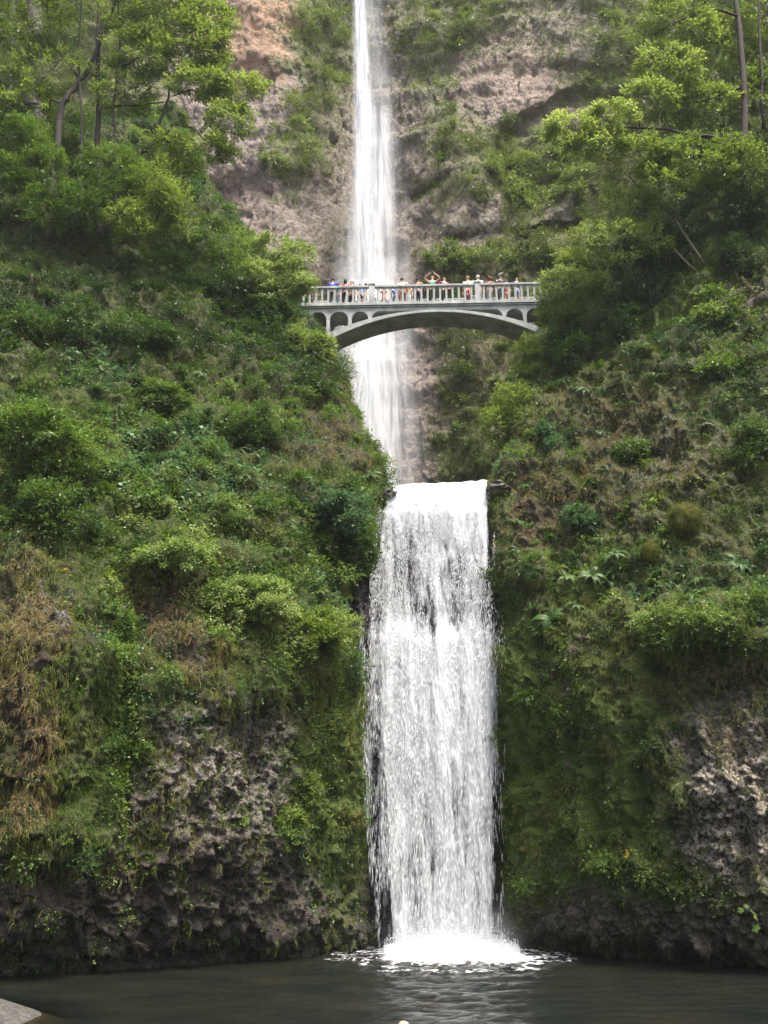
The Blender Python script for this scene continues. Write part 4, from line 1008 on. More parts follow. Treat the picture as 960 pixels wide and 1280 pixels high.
# big trees
woody('maple_tree', 'tall maple on the left rim with a dark forked trunk and long outreaching branch', 'tree',
      [[(126, 330, 46.6, .26), (124, 235, 47.4, .21), (123, 150, 47.8, .18), (122, 90, 48, .16), (124, 20, 48, .14), (126, -70, 48, .1)],
       [(60, 330, 45.6, .24), (68, 200, 47, .2), (78, 130, 47.3, .19), (92, 112, 47.5, .17), (112, 84, 47.6, .15), (135, 30, 47.5, .12), (160, -50, 47.3, .08)],
       [(150, 320, 46.8, .12), (146, 200, 47.2, .09), (141, 140, 47.4, .08), (150, 60, 47.4, .06), (146, -40, 47.3, .04)], [(100, 320, 46.4, .1), (102, 140, 47.4, .08), (98, 70, 47.5, .06), (104, -40, 47.5, .04)],
       [(140, 290, 46.4, .16), (146, 230, 46.6, .14), (158, 206, 46.8, .13), (178, 190, 46.7, .12), (190, 182, 46.6, .11), (200, 150, 46.5, .09), (211, 122, 46.4, .07), (212, 100, 46.3, .04)],
       [(190, 182, 46.6, .09), (206, 172, 46.5, .08), (216, 155, 46.4, .06), (240, 160, 46.3, .045), (262, 180, 46.2, .03)],
       [(216, 120, 46.4, .05), (238, 112, 46.2, .045), (262, 118, 46, .03), (290, 108, 45.8, .02)],
       [(123, 135, 47.8, .08), (165, 132, 47.3, .06), (205, 128, 46.9, .04)],
       [(100, 100, 47.6, .07), (70, 60, 47.3, .05), (40, 40, 47.2, .03)]],
      [(30, 20, 47.4, 60, 42, 1.8, 1100, -.12), (105, -30, 47.6, 80, 50, 2.2, 1200, -.08), (190, 10, 46.9, 62, 44, 1.8, 1250, 0), (235, 60, 46.3, 52, 36, 1.5, 1150, .08), (180, 70, 46.8, 52, 28, 1.4, 620, .02),
       (255, 100, 46.0, 48, 22, 1.2, 640, .12), (298, 108, 45.8, 36, 16, .9, 380, .18), (285, 150, 46.0, 34, 20, 1.0, 420, .16), (262, 190, 46.2, 34, 18, 1.0, 400, .18), (212, 180, 46.6, 30, 18, 1.0, 240, .1),
       (60, 90, 47.8, 60, 26, 1.5, 480, -.05), (20, 130, 47.8, 50, 36, 1.6, 700, 0), (155, 118, 47.2, 40, 22, 1.2, 300, .05), (195, 222, 46.8, 44, 22, 1.2, 520, .1), (255, 30, 46.2, 40, 30, 1.2, 500, .05), (225, -30, 46.5, 60, 40, 1.6, 800, 0)],
      LEAF_LITE, BARK, .165, .45, twigs=22, hole=.22)
woody('fir_tree', 'thick pale grey conifer trunk standing behind the maple at the far left', 'tree',
      [[(48, 330, 49, .64), (48, 190, 52, .62), (46, 100, 52.2, .58), (44, 30, 52.4, .54), (42, -90, 52.6, .5)], [(10, 320, 49, .16), (10, 180, 51.5, .14), (14, 60, 51.8, .1), (20, -60, 52, .07)]],
      [(10, 60, 51, 40, 40, 1.2, 500, -.1), (78, 30, 51.3, 30, 40, 1, 320, -.1), (20, -40, 51.3, 60, 40, 1.2, 600, -.1), (84, 150, 51.2, 36, 24, 1, 320, 0)],
      LEAF_MID, BARK_P, .12, .5, twigs=5, hole=.15)
woody('maple_tree', 'tall dark trunked maple with bright leaves filling the upper right corner', 'tree',
      [[(940, 400, 43.8, .30), (936, 330, 45.2, .27), (930, 220, 46, .23), (931, 140, 46.2, .20), (926, 60, 46.4, .18), (920, -20, 46.5, .16), (914, -90, 46.5, .13)],
       [(925, 180, 46, .13), (895, 172, 45.7, .11), (860, 168, 45.4, .09), (835, 161, 45.1, .085), (800, 160, 44.8, .07), (765, 158, 44.5, .05), (740, 168, 44.3, .03)],
       [(922, 20, 46.4, .09), (890, 10, 46, .07), (850, 25, 45.6, .05), (815, 45, 45.2, .03)],
       [(800, 160, 44.8, .05), (795, 140, 44.8, .035), (780, 125, 44.7, .02)],
       [(955, 160, 46, .1), (950, 60, 46, .08), (948, -50, 46, .06)]],
      [(850, 25, 45.6, 50, 40, 1.6, 1100, .12), (900, 55, 47.6, 60, 44, 1.0, 1100, .05), (835, 85, 45.4, 46, 30, 1.3, 820, .18), (878, 128, 46.8, 50, 28, .9, 700, .02), (810, 125, 45, 40, 20, 1.1, 520, .14),
       (760, 150, 44.5, 36, 16, 1.0, 480, .2), (712, 160, 44.2, 34, 14, .9, 430, .26), (745, 182, 44.4, 44, 14, .9, 440, .12), (800, 190, 44.8, 40, 20, 1.1, 420, 0), (955, 120, 46.9, 44, 50, 1.0, 700, -.1),
       (870, 200, 45, 60, 30, 1.3, 800, -.15), (900, -40, 47.8, 80, 40, 1.2, 1000, .05), (930, 210, 45, 50, 40, 1.3, 700, -.2), (825, 235, 45, 34, 26, 1, 380, .05), (960, 20, 46.8, 34, 50, 1.0, 600, .1), (850, -30, 45.6, 50, 34, 1.6, 600, .15)],
      LEAF_LITE, BARK, .165, .5, twigs=22, hole=.2)
woody('sapling_tree', 'thin stemmed sapling with yellow green leaves below the branch of the right hand maple', 'tree',
      [[(880, 330, 45, .09), (840, 268, 46.5, .07), (815, 248, 46.3, .055), (795, 230, 46.2, .04), (780, 215, 46, .03), (770, 200, 46, .02)], [(828, 262, 46.4, .04), (812, 225, 46.2, .03), (805, 195, 46.1, .02)], [(870, 340, 45, .06), (822, 290, 46.4, .05), (800, 300, 46.1, .04), (770, 310, 45.8, .02)]],
      [(780, 225, 46, 30, 26, 1, 360, .1), (760, 262, 45.9, 34, 26, 1, 420, .1), (800, 262, 46, 26, 26, 1, 240, .05), (775, 300, 45.7, 40, 24, 1, 520, .1), (735, 300, 45.5, 26, 20, .9, 340, .15), (815, 300, 45.8, 22, 30, .8, 200, -.1)],
      LEAF_LITE, BARK_G, .12, .6, twigs=14, hole=.2, flat=.5)

# prominent shrubs, each its own thing
def lookup(S, px, py):
    """surface point and normal of a cliff at a photo pixel (nearest front facing vertex)"""
    d = (S.px - px) ** 2 + (S.py - py) ** 2 + np.where(S.P[..., 1] > np.min(S.P[..., 1][d_near(S, px, py)]) + 3, 1e4, 0)
    i = np.unravel_index(np.argmin(d), d.shape); return S.P[i], S.N[i]
def d_near(S, px, py):
    m_ = ((S.px - px) ** 2 + (S.py - py) ** 2) < 150
    return m_ if m_.any() else ((S.px - px) ** 2 + (S.py - py) ** 2) < 4000
SH = [  # low tints of dark bushes below the trees have canopy shade painted in
 # left
 ('bushy shrub with pale leaf tips standing at the left end of the bridge', 355, 338, 49.0, 60, 48, 1.5, 3000, LEAF_MID, .13, .85),
 ('fluffy shrub drooping just under the left end of the bridge arch', 386, 428, 48.6, 42, 40, 1.3, 1600, LEAF_MID, .12, .78),
 ('loose shrub between the maple and the bridge, with light green sprays', 290, 325, 48.5, 40, 50, 1.3, 1300, LEAF_MID, .12, .62),
 ('rounded green bush directly under the forked maple', 190, 262, 45.0, 60, 50, 1.6, 2000, LEAF_LITE, .12, .38),
 ('dark green bush at the left rim, lower left of the maple trunks', 92, 228, 44.8, 84, 60, 1.6, 3400, LEAF_MID, .12, .42),
 ('deep green bush at the left edge on top of the cliff', 22, 195, 44.8, 54, 54, 1.6, 2000, LEAF_MID, .12, .45),
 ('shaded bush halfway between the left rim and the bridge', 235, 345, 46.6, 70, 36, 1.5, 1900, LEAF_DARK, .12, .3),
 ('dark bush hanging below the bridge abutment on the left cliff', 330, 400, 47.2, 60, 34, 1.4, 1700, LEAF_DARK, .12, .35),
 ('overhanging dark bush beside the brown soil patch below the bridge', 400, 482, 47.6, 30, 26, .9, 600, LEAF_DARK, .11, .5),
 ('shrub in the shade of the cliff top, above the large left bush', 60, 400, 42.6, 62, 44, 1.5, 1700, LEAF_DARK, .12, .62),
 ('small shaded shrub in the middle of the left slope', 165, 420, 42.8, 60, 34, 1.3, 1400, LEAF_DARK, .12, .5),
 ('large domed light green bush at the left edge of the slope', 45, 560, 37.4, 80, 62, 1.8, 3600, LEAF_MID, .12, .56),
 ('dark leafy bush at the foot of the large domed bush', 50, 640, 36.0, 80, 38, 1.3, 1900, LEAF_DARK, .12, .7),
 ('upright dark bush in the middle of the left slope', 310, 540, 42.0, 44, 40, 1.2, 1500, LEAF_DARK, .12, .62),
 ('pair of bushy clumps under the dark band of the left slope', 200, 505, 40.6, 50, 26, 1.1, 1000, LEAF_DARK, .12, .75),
 ('yellow green shrub crowning the red brown hollow of the left cliff', 205, 690, 34.6, 50, 26, 1.1, 1500, LEAF_MID, .10, .82),
 ('bushy green shrub left of the lip of the lower waterfall', 415, 640, 41.2, 46, 40, 1.4, 1900, LEAF_COOL, .12, .5),
 ('dark shrub leaning against the waterfall ledge below the ferns', 440, 690, 41.0, 34, 38, 1.1, 1100, LEAF_DARK, .12, .62),
 ('bright feathery shrub on the nose of the left cliff beside the falls', 400, 785, 37.8, 46, 40, 1.1, 2000, LEAF_LITE, .10, .5),
 ('pale green low shrub along the brow of the left rock buttress', 320, 745, 37.0, 52, 28, 1.1, 1700, LEAF_MID, .10, .8),
 ('small bright shrub hugging the brow right of the red brown hollow', 265, 745, 35.8, 30, 18, .8, 600, LEAF_MID, .10, .72),
 ('leafy strip shrub hanging in the green gully of the left cliff', 148, 790, 34.0, 18, 44, .6, 620, LEAF_MID, .10, .45),
 ('hanging shrub low in the green gully of the left cliff', 140, 870, 33.8, 14, 50, .5, 460, LEAF_MID, .10, .45),
 ('single bright green shrublet on bare rock of the left buttress', 360, 1025, 37.2, 24, 15, .5, 330, LEAF_LITE, .13, .55),
 ('tiny green shrublet on bare rock left of the bright one', 303, 1028, 36.4, 9, 9, .25, 60, LEAF_LITE, .11, .4),
 ('loose hanging stems of light leaves above the bright shrublet', 385, 985, 37.6, 14, 26, .4, 190, LEAF_LITE, .12, .4),
 # right
 ('bright white green shrub that overlaps the right end of the bridge', 711, 372, 48.6, 54, 42, 1.4, 3000, LEAF_MID, .13, .9),
 ('yellow green bush above the right end of the bridge', 735, 322, 49.4, 42, 26, 1.3, 1400, LEAF_LITE, .12, .72),
 ('cascading light green shrub under the right end of the bridge', 665, 450, 47.4, 26, 34, .9, 700, LEAF_LITE, .11, .5),
 ('sunlit hanging shrub left of the right cliff edge above the lip', 640, 520, 46.0, 36, 50, 1.1, 1500, LEAF_LITE, .11, .6),
 ('pale shrub spilling over just right of the waterfall lip', 638, 585, 44.6, 22, 30, .7, 500, LEAF_MID, .11, .62),
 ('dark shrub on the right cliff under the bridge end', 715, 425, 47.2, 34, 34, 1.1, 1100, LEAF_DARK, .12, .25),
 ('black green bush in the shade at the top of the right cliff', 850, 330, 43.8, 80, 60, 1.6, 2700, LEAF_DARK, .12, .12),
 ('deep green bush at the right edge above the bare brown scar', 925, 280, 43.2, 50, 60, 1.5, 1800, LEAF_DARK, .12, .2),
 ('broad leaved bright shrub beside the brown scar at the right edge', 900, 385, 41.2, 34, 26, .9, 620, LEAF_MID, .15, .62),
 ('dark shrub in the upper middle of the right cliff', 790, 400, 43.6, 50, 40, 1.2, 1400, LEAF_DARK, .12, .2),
 ('small round shrub in the middle of the right cliff under the spray of stems', 692, 543, 44.2, 24, 26, .8, 620, LEAF_COOL, .11, .42),
 ('dark shrub jutting from the cliff left of the bare grey rock', 790, 562, 41.4, 26, 16, .8, 420, LEAF_DARK, .12, .7),
 ('leafy green shrub right of the yellow flowers on the right cliff', 895, 455, 40.6, 34, 18, .8, 520, LEAF_MID, .14, .55),
 ('dark shrub at the right edge level with the waterfall lip', 945, 560, 39.2, 34, 34, 1, 760, LEAF_DARK, .12, .6),
 ('leafy shrub hanging left of the mossy mound', 720, 655, 42.0, 30, 26, .8, 620, LEAF_COOL, .11, .5),
 ('small light shrub left of the moss mound with lobed leaves', 815, 632, 39.4, 12, 10, .35, 90, LEAF_MID, .15, .7),
 ('low shrub along the right ledge above the pale rock', 880, 775, 34.6, 56, 18, .9, 1100, LEAF_MID, .08, .68),
 ('yellowish shrub at the right edge of the ledge above the pale rock', 940, 755, 34.0, 30, 24, .8, 700, LEAF_MID, .08, .6),
 ('hanging green shrub by the dark wall right of the lower waterfall', 700, 890, 40.2, 14, 46, .5, 400, LEAF_MID, .11, .55),
 ('bright bushy tuft on the right wall near its mossy stripe', 690, 840, 40.0, 12, 30, .5, 260, LEAF_MID, .1, .6),
]
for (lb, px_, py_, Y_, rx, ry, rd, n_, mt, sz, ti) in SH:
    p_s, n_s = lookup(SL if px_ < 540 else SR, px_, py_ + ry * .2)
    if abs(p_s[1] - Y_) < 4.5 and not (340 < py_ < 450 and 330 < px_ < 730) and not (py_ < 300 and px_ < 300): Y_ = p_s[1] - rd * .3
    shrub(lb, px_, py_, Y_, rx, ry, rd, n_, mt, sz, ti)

# large leaved ground plants (coltsfoot) as one patch, ferns one by one
def frond_mesh(seed, L=.8):
    r = np.random.default_rng(seed); lv = Leaves(); l_ = L * r.uniform(.8, 1.15); el = r.uniform(.5, 1.2); n_ = 24
    h = np.array([1.0, 0, 0]); t = np.linspace(0, 1, n_)
    pts = h * (t[:, None] * l_ * math.cos(el * .6)) + np.array([0, 0, 1.0]) * ((math.sin(el) * t - (.75 + .3 * r.uniform()) * t ** 2)[:, None] * l_)
    tg = unit(np.gradient(pts, axis=0)); sd_ = np.tile(np.array([[0, 1.0, 0]]), (n_, 1)); nn = unit(np.cross(tg, sd_)); nn *= np.sign(nn[:, 2:3] + 1e-6)
    lv.add(leaves_np(pts[:-1], unit(pts[1:] - pts[:-1]), nn[1:], np.full(n_ - 1, l_ / n_ * 1.3), np.full(n_ - 1, .012)), np.full(n_ - 1, .3))
    w_ = l_ * .15 * np.sin(np.clip(t * 1.0 + .10, 0, 1) * math.pi) ** .55 * (1.05 - t * .6) + .004; tt = .5 + r.uniform(-.2, .3)
    for s in (-1, 1):
        lv.add(leaves_np(pts, unit(sd_ * s + tg * .4 - np.array([0, 0, .15])), nn, w_, np.full(n_, l_ * .034)), np.clip(tt + r.normal(size=n_) * .06, 0, 1))
    m_ = lv.mesh('frond'); m_.materials.append(FERN); return m_
FR = [frond_mesh(300 + i) for i in range(7)]
FERNS = [  # surface, px, py, size, label
 ('L', 462, 597, 1.15, 'large pale fern arching over the left end of the waterfall lip'), ('L', 450, 618, .9, 'fern just below the large pale one beside the waterfall lip'),
 ('R', 690, 775, 1.25, 'big sword fern right of the upper part of the lower waterfall'), ('R', 672, 790, .9, 'smaller fern tucked left under the big sword fern'),
 ('R', 668, 712, .9, 'fern on the right wall close to the waterfall, above the big sword fern'), ('R', 705, 705, 1.0, 'fern in the green band right of the waterfall, under the leafy shrub'),
 ('R', 738, 722, 1.0, 'fern in the middle of the green band on the right cliff'), ('R', 760, 700, .9, 'fern left of the brown moss below the moss mound'), ('R', 780, 735, .9, 'fern under the moss mound at the start of the right ledge'),
 ('R', 925, 705, 1.15, 'large grey green fern at the right edge above the ledge'), ('R', 950, 730, .9, 'fern at the right frame edge beneath the grey green fern'), ('R', 800, 690, .8, 'fern between the dark hollow and the right ledge'),
 ('R', 650, 690, .8, 'fern nearest the waterfall on the brown right flank'), ('R', 720, 760, .8, 'fern on the right side of the big sword fern'),
 ('L', 372, 660, .9, 'fern left of the bushy green shrub by the falls'), ('L', 395, 720, 1.0, 'fern between the cliff nose and the bushy shrub by the falls'), ('L', 350, 690, .9, 'fern on the brown slope above the low pale shrub'),
 ('L', 100, 470, .9, 'fern above the large domed bush'), ('L', 250, 470, .8, 'fern in the dark band of the left slope'), ('R', 935, 500, .9, 'fern at the right edge under the leafy shrub by the yellow flowers'),
 ('R', 840, 410, .8, 'fern below the black green bush'), ('R', 705, 480, .9, 'spray of narrow fern stems under the bridge end on the right cliff'), ('R', 660, 610, .8, 'fern just right of the flat dark rock at the lip'),
]
for k, (s_, px_, py_, sz, lb) in enumerate(FERNS):
    p, nn = lookup(SL if s_ == 'L' else SR, px_, py_)
    root = empty('fern', tuple(p + nn * .12), rng.uniform(0, 6)); sc = sz * 1.1; root.scale = (sc, sc, sc); tag(root, lb, 'fern', 'ferns on the cliffs')
    q = Vector((0, 0, 1)).lerp(Vector(nn.tolist()), .55).normalized().to_track_quat('Z', 'Y'); root.rotation_mode = 'QUATERNION'; root.rotation_quaternion = q @ Matrix.Rotation(rng.uniform(0, 6), 4, 'Z').to_quaternion()
    nf = 12 + k % 4
    for j in range(nf):
        o = link('frond', FR[(k + j * 3) % 7], None, root); o.rotation_euler = (0, rng.uniform(-.25, .25), 2 * math.pi * j / nf + rng.uniform(-.2, .2)); o.scale = (rng.uniform(.8, 1.15),) * 3

# ------------------------------------------------------------------ ground cover on the cliffs (uncountable)
def scatter(S, dens, n_, front=True):
    Wt = (S.A * dens).ravel(); Wt = np.where((S.px.ravel() > -140) & (S.px.ravel() < 1100) & (S.py.ravel() > -90) & (S.py.ravel() < 1300), Wt, Wt * 0.12)
    cdf = np.cumsum(Wt); i = np.searchsorted(cdf, rng.uniform(0, cdf[-1], n_)); i = np.clip(i, 0, len(Wt) - 1)
    P = S.P.reshape(-1, 3)[i]; Nn = S.N.reshape(-1, 3)[i]
    return P + rng.normal(size=P.shape) * 0.05, Nn, i
def clumps(P, a, b, s=1.0): return sstep(a, b, vnoise(P * 1.0 * s, 401) + 0.6 * vnoise(P * 2.3 * s, 402) + .35 * vnoise(P * 5 * s, 403))
MOSSF = leaf_mat('moss', [(0, (0.028, 0.042, 0.006)), (.5, (0.12, 0.155, 0.014)), (1, (0.24, 0.27, 0.03))], .2, .8, .1)
def undergrowth(S, dens, K, per, rad, size, tintf, mats, where, s=1.0):
    P, Nn, i = scatter(S, dens, K); R_ = rad * rng.uniform(.45, 1.5, K) ** 1.2
    ct = tintf.ravel()[i] + rng.normal(size=K) * .13; which = (vnoise(P * .4, 77) + rng.normal(size=K) * .25) > .1
    cen = P + Nn * (R_ * .25)[:, None]
    for mt, m_ in ((mats[0], ~which), (mats[1], which)):
        c = np.repeat(cen[m_], per, 0); r = np.repeat(R_[m_], per); n_ = np.repeat(Nn[m_], per, 0); t = np.repeat(ct[m_], per)
        d = rand_dir(len(c)); d = unit(d + n_ * .55 + np.array([0, 0, .35])); q = rng.uniform(.45, 1.05, len(c))
        p = c + d * (r * q)[:, None] * np.array([1.15, 1, .8]) * (1 + .35 * vnoise(d * 2 + c * .7, 5))[:, None]
        lv = Leaves(); lv.sprays(p, d, size * rng.uniform(.8, 1.25, len(c)), t + (q - .8) * .25, k=6, tv=.12, flat=.6)
        tag(link('undergrowth', lv.mesh('undergrowth'), mt), 'dense low leafy undergrowth bulging from the ' + where, 'undergrowth', kind='stuff')
def cover(S, tagname, where, leafd, grassd, tintf, nleaf, nblade, nmoss, mossd, size, gl, s=1.0, dark=0.0, mats=(LEAF_MID, LEAF_COOL), per=6, scr=None):
    q = (S.qx, S.qy)
    cl_ = clumps(S.P, -.45, .35, s)
    P, Nn, i = scatter(S, leafd * (0.08 + cl_), nleaf)
    relief = np.clip(vnoise(P * 1.3 * s, 411) * .5 + .5, 0, 1) * np.clip(leafd.ravel()[i], 0, 1)
    P = P + Nn * (rng.uniform(0, 1, len(P)) * relief * .5 / s + .03)[:, None] + np.array([0, 0, 1.0]) * (relief * .15)[:, None]
    h = len(P) * 2 // 3; kind = vnoise(P * .35, 421) > .12
    for mt, m_ in ((mats[0], ~kind), (mats[1], kind)):
        lv = Leaves(); big = np.where(vnoise(P[m_] * .6, 431) > .25, 1.3, 1.0)
        lv.sprays(P[m_], unit(Nn[m_] + np.array([0, 0, .3])), size * big, tintf[0].ravel()[i][m_] + .3 * vnoise(P[m_] * .9, 7), k=6, tv=.15)
        tag(link('leafy_ground_cover', lv.mesh('leafy_ground_cover'), mt), 'small leafed plants matted over the ' + where, 'ground cover', kind='stuff')
    bl = Blades(); P, Nn, i = scatter(S, grassd * (0.1 + clumps(S.P, -.5, .3, s * 1.3)), nblade)
    bl.tuft(P + Nn * .02, Nn, gl * rng.uniform(.6, 1.4, len(P)), .018 / s, tintf[1].ravel()[i] + .32 * vnoise(P * .8, 8) - .09, .75, per)
    tag(link('grass', bl.mesh('grass'), GRASS), 'hanging green and dry brown grass over the ' + where, 'grass', kind='stuff')
    if nmoss:
        bl = Leaves(); P, Nn, i = scatter(S, mossd * (.15 + clumps(S.P, -.4, .4, s * 1.8)), nmoss)
        bl.sprays(P + Nn * .02, Nn, .035, .4 + .4 * vnoise(P * 1.6, 17), k=5, flat=.3, droop=.6)
        tag(link('moss', bl.mesh('moss'), MOSSF), 'yellow green moss and tiny seedlings on the ' + where, 'moss', kind='stuff')

q = (SL.qx, SL.qy)
ld = field(*q, .75, [(30, 850, 110, 200, .03), (300, 960, 110, 130, .03), (200, 1150, 400, 100, .02), (150, 830, 22, 110, .9), (145, 950, 16, 70, .7), (200, 760, 40, 40, .15), (415, 545, 40, 55, .22), (20, 320, 36, 36, .4),
                     (350, 630, 50, 50, .35), (300, 660, 90, 40, .8), (200, 590, 90, 40, 1.3), (270, 810, 60, 30, .12), (420, 900, 30, 60, .4), (415, 1040, 30, 120, .16), (70, 1000, 120, 40, .03), (200, 420, 260, 90, .8), (340, 770, 90, 30, .9)])
gd = field(*q, .4, [(30, 850, 100, 190, 1.3), (100, 860, 80, 190, 1.0), (180, 1020, 90, 50, .5), (300, 960, 110, 120, .16), (200, 1150, 400, 90, .02), (270, 805, 70, 50, 1.2), (200, 600, 200, 60, .3), (400, 540, 50, 60, .8),
                    (230, 880, 40, 60, .7), (410, 850, 40, 50, .6), (340, 640, 60, 60, .9), (200, 400, 320, 110, .12)])
md = field(*q, .2, [(420, 980, 36, 200, 1.2), (390, 1120, 60, 60, .7), (200, 1080, 150, 60, .25), (440, 760, 20, 60, 1), (300, 1000, 100, 120, .12), (190, 1150, 250, 60, .12)])
lt = field(*q, .5, [(230, 420, 260, 90, .15), (200, 590, 90, 40, .62), (300, 680, 100, 40, .68), (330, 760, 100, 40, .8), (60, 640, 90, 50, .4), (150, 850, 30, 150, .5), (90, 320, 180, 110, .22), (360, 420, 60, 60, .35)])  # leaf tint; low values below the rim trees paint in canopy shade
gt = field(*q, .42, [(200, 440, 300, 80, .15), (90, 320, 180, 90, .3), (30, 850, 75, 180, .92), (110, 860, 50, 180, .42), (150, 940, 25, 120, .15), (270, 800, 60, 50, .55), (215, 770, 40, 50, .95), (200, 600, 160, 60, .25), (400, 540, 50, 60, .75), (300, 960, 100, 120, .45)])
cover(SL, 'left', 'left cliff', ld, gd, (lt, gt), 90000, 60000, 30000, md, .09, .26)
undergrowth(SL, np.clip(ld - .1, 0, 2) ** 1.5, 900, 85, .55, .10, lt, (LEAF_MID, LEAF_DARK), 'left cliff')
q = (SR.qx, SR.qy)
ld = field(*q, .5, [(920, 1000, 120, 110, .02), (840, 1180, 260, 60, .02), (660, 650, 34, 70, .15), (780, 520, 80, 90, .2), (720, 720, 90, 40, 1.1), (860, 770, 120, 30, 1.2), (900, 900, 90, 50, .12), (700, 900, 50, 120, .25), (780, 950, 60, 160, .12),
                    (870, 620, 90, 60, .16), (850, 320, 150, 120, 1.0), (940, 370, 16, 40, .03), (800, 1110, 120, 16, .3), (640, 540, 30, 70, .9)])
gd = field(*q, .4, [(860, 320, 160, 120, .12), (920, 1010, 120, 90, .05), (840, 1180, 260, 60, .03), (660, 650, 40, 80, .7), (780, 540, 120, 110, .75), (730, 830, 80, 60, 1.1), (880, 850, 120, 40, 1.2), (780, 960, 60, 150, .8), (880, 920, 90, 30, .7), (860, 770, 120, 30, .8), (940, 370, 16, 40, .05)])
md = field(*q, .3, [(655, 960, 36, 220, 1.3), (700, 1050, 80, 100, .9), (920, 1010, 110, 90, .08), (800, 1110, 150, 30, .6), (800, 560, 90, 80, .7), (850, 650, 60, 50, .8), (840, 1170, 260, 40, .2)])
lt = field(*q, .42, [(720, 720, 90, 40, .45), (860, 770, 120, 30, .72), (640, 540, 30, 80, .7), (850, 320, 160, 130, .05), (800, 1110, 140, 20, .7)])  # lowest leaf tint is shade under the maple, put into the leaf colour
gt = field(*q, .45, [(860, 330, 160, 120, .12), (860, 460, 100, 60, .4), (660, 650, 40, 80, .95), (780, 560, 120, 100, .8), (730, 850, 70, 100, .28), (780, 960, 60, 150, .3), (880, 780, 110, 30, .35), (890, 850, 100, 30, .8), (880, 920, 90, 40, .6)])
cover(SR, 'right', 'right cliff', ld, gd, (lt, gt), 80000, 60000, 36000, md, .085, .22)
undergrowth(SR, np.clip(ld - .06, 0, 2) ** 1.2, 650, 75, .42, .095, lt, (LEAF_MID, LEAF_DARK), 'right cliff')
# broad flat leaves in the middle of the left slope, fern beds, dead twigs
def patch(S, blobs, n_, size, aspect, mt, name, label, cat, tint=.6, k=1, lift=.12):
    P, Nn, i = scatter(S, field(S.qx, S.qy, 0, blobs) * (.15 + clumps(S.P, -.4, .3, 1.2)) + 1e-9, n_); lv = Leaves()
    lv.sprays(P + Nn * lift + np.array([0, 0, .05]), unit(Nn + np.array([0, 0, .2])), size, tint + .2 * vnoise(P * 1.5, 3), k=k, flat=.55, aspect=aspect, tv=.1)
    tag(link(name, lv.mesh(name), mt), label, cat, kind='stuff')
patch(SL, [(200, 570, 75, 45, 1), (120, 440, 50, 30, .4), (300, 620, 40, 30, .3)], 3600, .20, 1.0, LEAF_COOL, 'broad_leaf_patch', 'patch of broad round bluish green leaves in the middle of the left slope', 'ground cover', .68)
patch(SL, [(148, 850, 14, 120, 1), (160, 960, 14, 40, .6)], 2200, .13, .8, LEAF_LITE, 'climbing_leaves', 'bright leaves climbing the green gully of the left cliff', 'climbing plant', .4, 2)
patch(SL, [(390, 970, 22, 120, 1), (420, 900, 22, 80, .6)], 1500, .11, .8, LEAF_LITE, 'climbing_leaves', 'loose bright leaves trailing down the mossy right flank of the left cliff', 'climbing plant', .35, 2)
patch(SR, [(700, 900, 20, 110, .8), (760, 1060, 60, 30, .6), (830, 1100, 60, 16, .8), (900, 400, 50, 60, .7), (690, 990, 30, 60, .5)], 3600, .11, .8, LEAF_LITE, 'climbing_leaves', 'bright leaves trailing over the mossy right cliff', 'climbing plant', .38, 2)
def fern_bed(S, blobs, n_, size, label):
    P, Nn, i = scatter(S, field(S.qx, S.qy, 0, blobs) + 1e-9, n_); Q = []; Tn = []
    src = [(np.array([v.co[:] for v in m_.vertices]), np.array([d.value for d in m_.attributes['tint'].data])) for m_ in FR]
    for p, nn in zip(P, Nn):
        s_ = size * rng.uniform(.6, 1.3); tt = rng.normal() * .12; lean = unit(nn * .5 + np.array([0, 0, .8])); 
        for j in range(9):
            v, t_ = src[rng.integers(0, 7)]; a = rng.uniform(0, 6.28); x = np.array([math.cos(a), math.sin(a), 0]); x = unit(x - lean * (x @ lean)); y = np.cross(lean, x)
            Q.append((v @ np.stack([x, y, lean])) * s_ + p + nn * .08); Tn.append(t_ + tt)
    Q = np.concatenate(Q); Tn = np.clip(np.concatenate(Tn), 0, 1); o = link('fern_bed', mesh_np('fern_bed', Q, np.arange(len(Q)), 4, False, {'tint': Tn}), FERN); tag(o, label, 'fern bed', kind='stuff')
fern_bed(SR, [(700, 710, 70, 36, 1), (840, 735, 120, 30, .6), (690, 640, 60, 80, .15), (850, 470, 110, 90, .12)], 190, .95, 'bed of overlapping sword ferns right of the lower waterfall')
fern_bed(SL, [(400, 690, 60, 60, 1), (300, 560, 160, 110, .25), (100, 450, 100, 40, .3)], 130, .95, 'ferns mixed among the shrubs of the left slope')
def dead_twigs(S, dens, n_, label):
    P, Nn, i = scatter(S, dens, n_); m_ = MB()
    for p, nn in zip(P, Nn):
        d = unit(nn * .6 + rng.normal(size=3) * .7 + np.array([0, 0, rng.choice([-.7, .4])])); L = rng.uniform(.3, 1.3)
        e = p + d * L; m_.tube(bend(tuple(p), tuple(e), 4, rng.uniform(-.1, .12), .05), np.linspace(.013, .005, 5), 4, False)
        if L > .7: q = p + d * L * .5; m_.tube([tuple(q), tuple(q + unit(d + rng.normal(size=3) * .6) * L * .4)], [.008, .004], 4, False)
    tag(m_.build('dead_twigs', DEAD), label, 'twigs', kind='stuff')
DEAD = plain_mat('dead_wood', (.16, .12, .085), .9, .3)
dead_twigs(SL, np.clip(SL.dry, .1, 1) * (SL.py < 900) + .02, 420, 'thin dead twigs sticking out of the left cliff')
dead_twigs(SR, np.clip(SR.dry, .1, 1) * (SR.py < 900) + .02, 420, 'thin dead twigs sticking out of the right cliff')
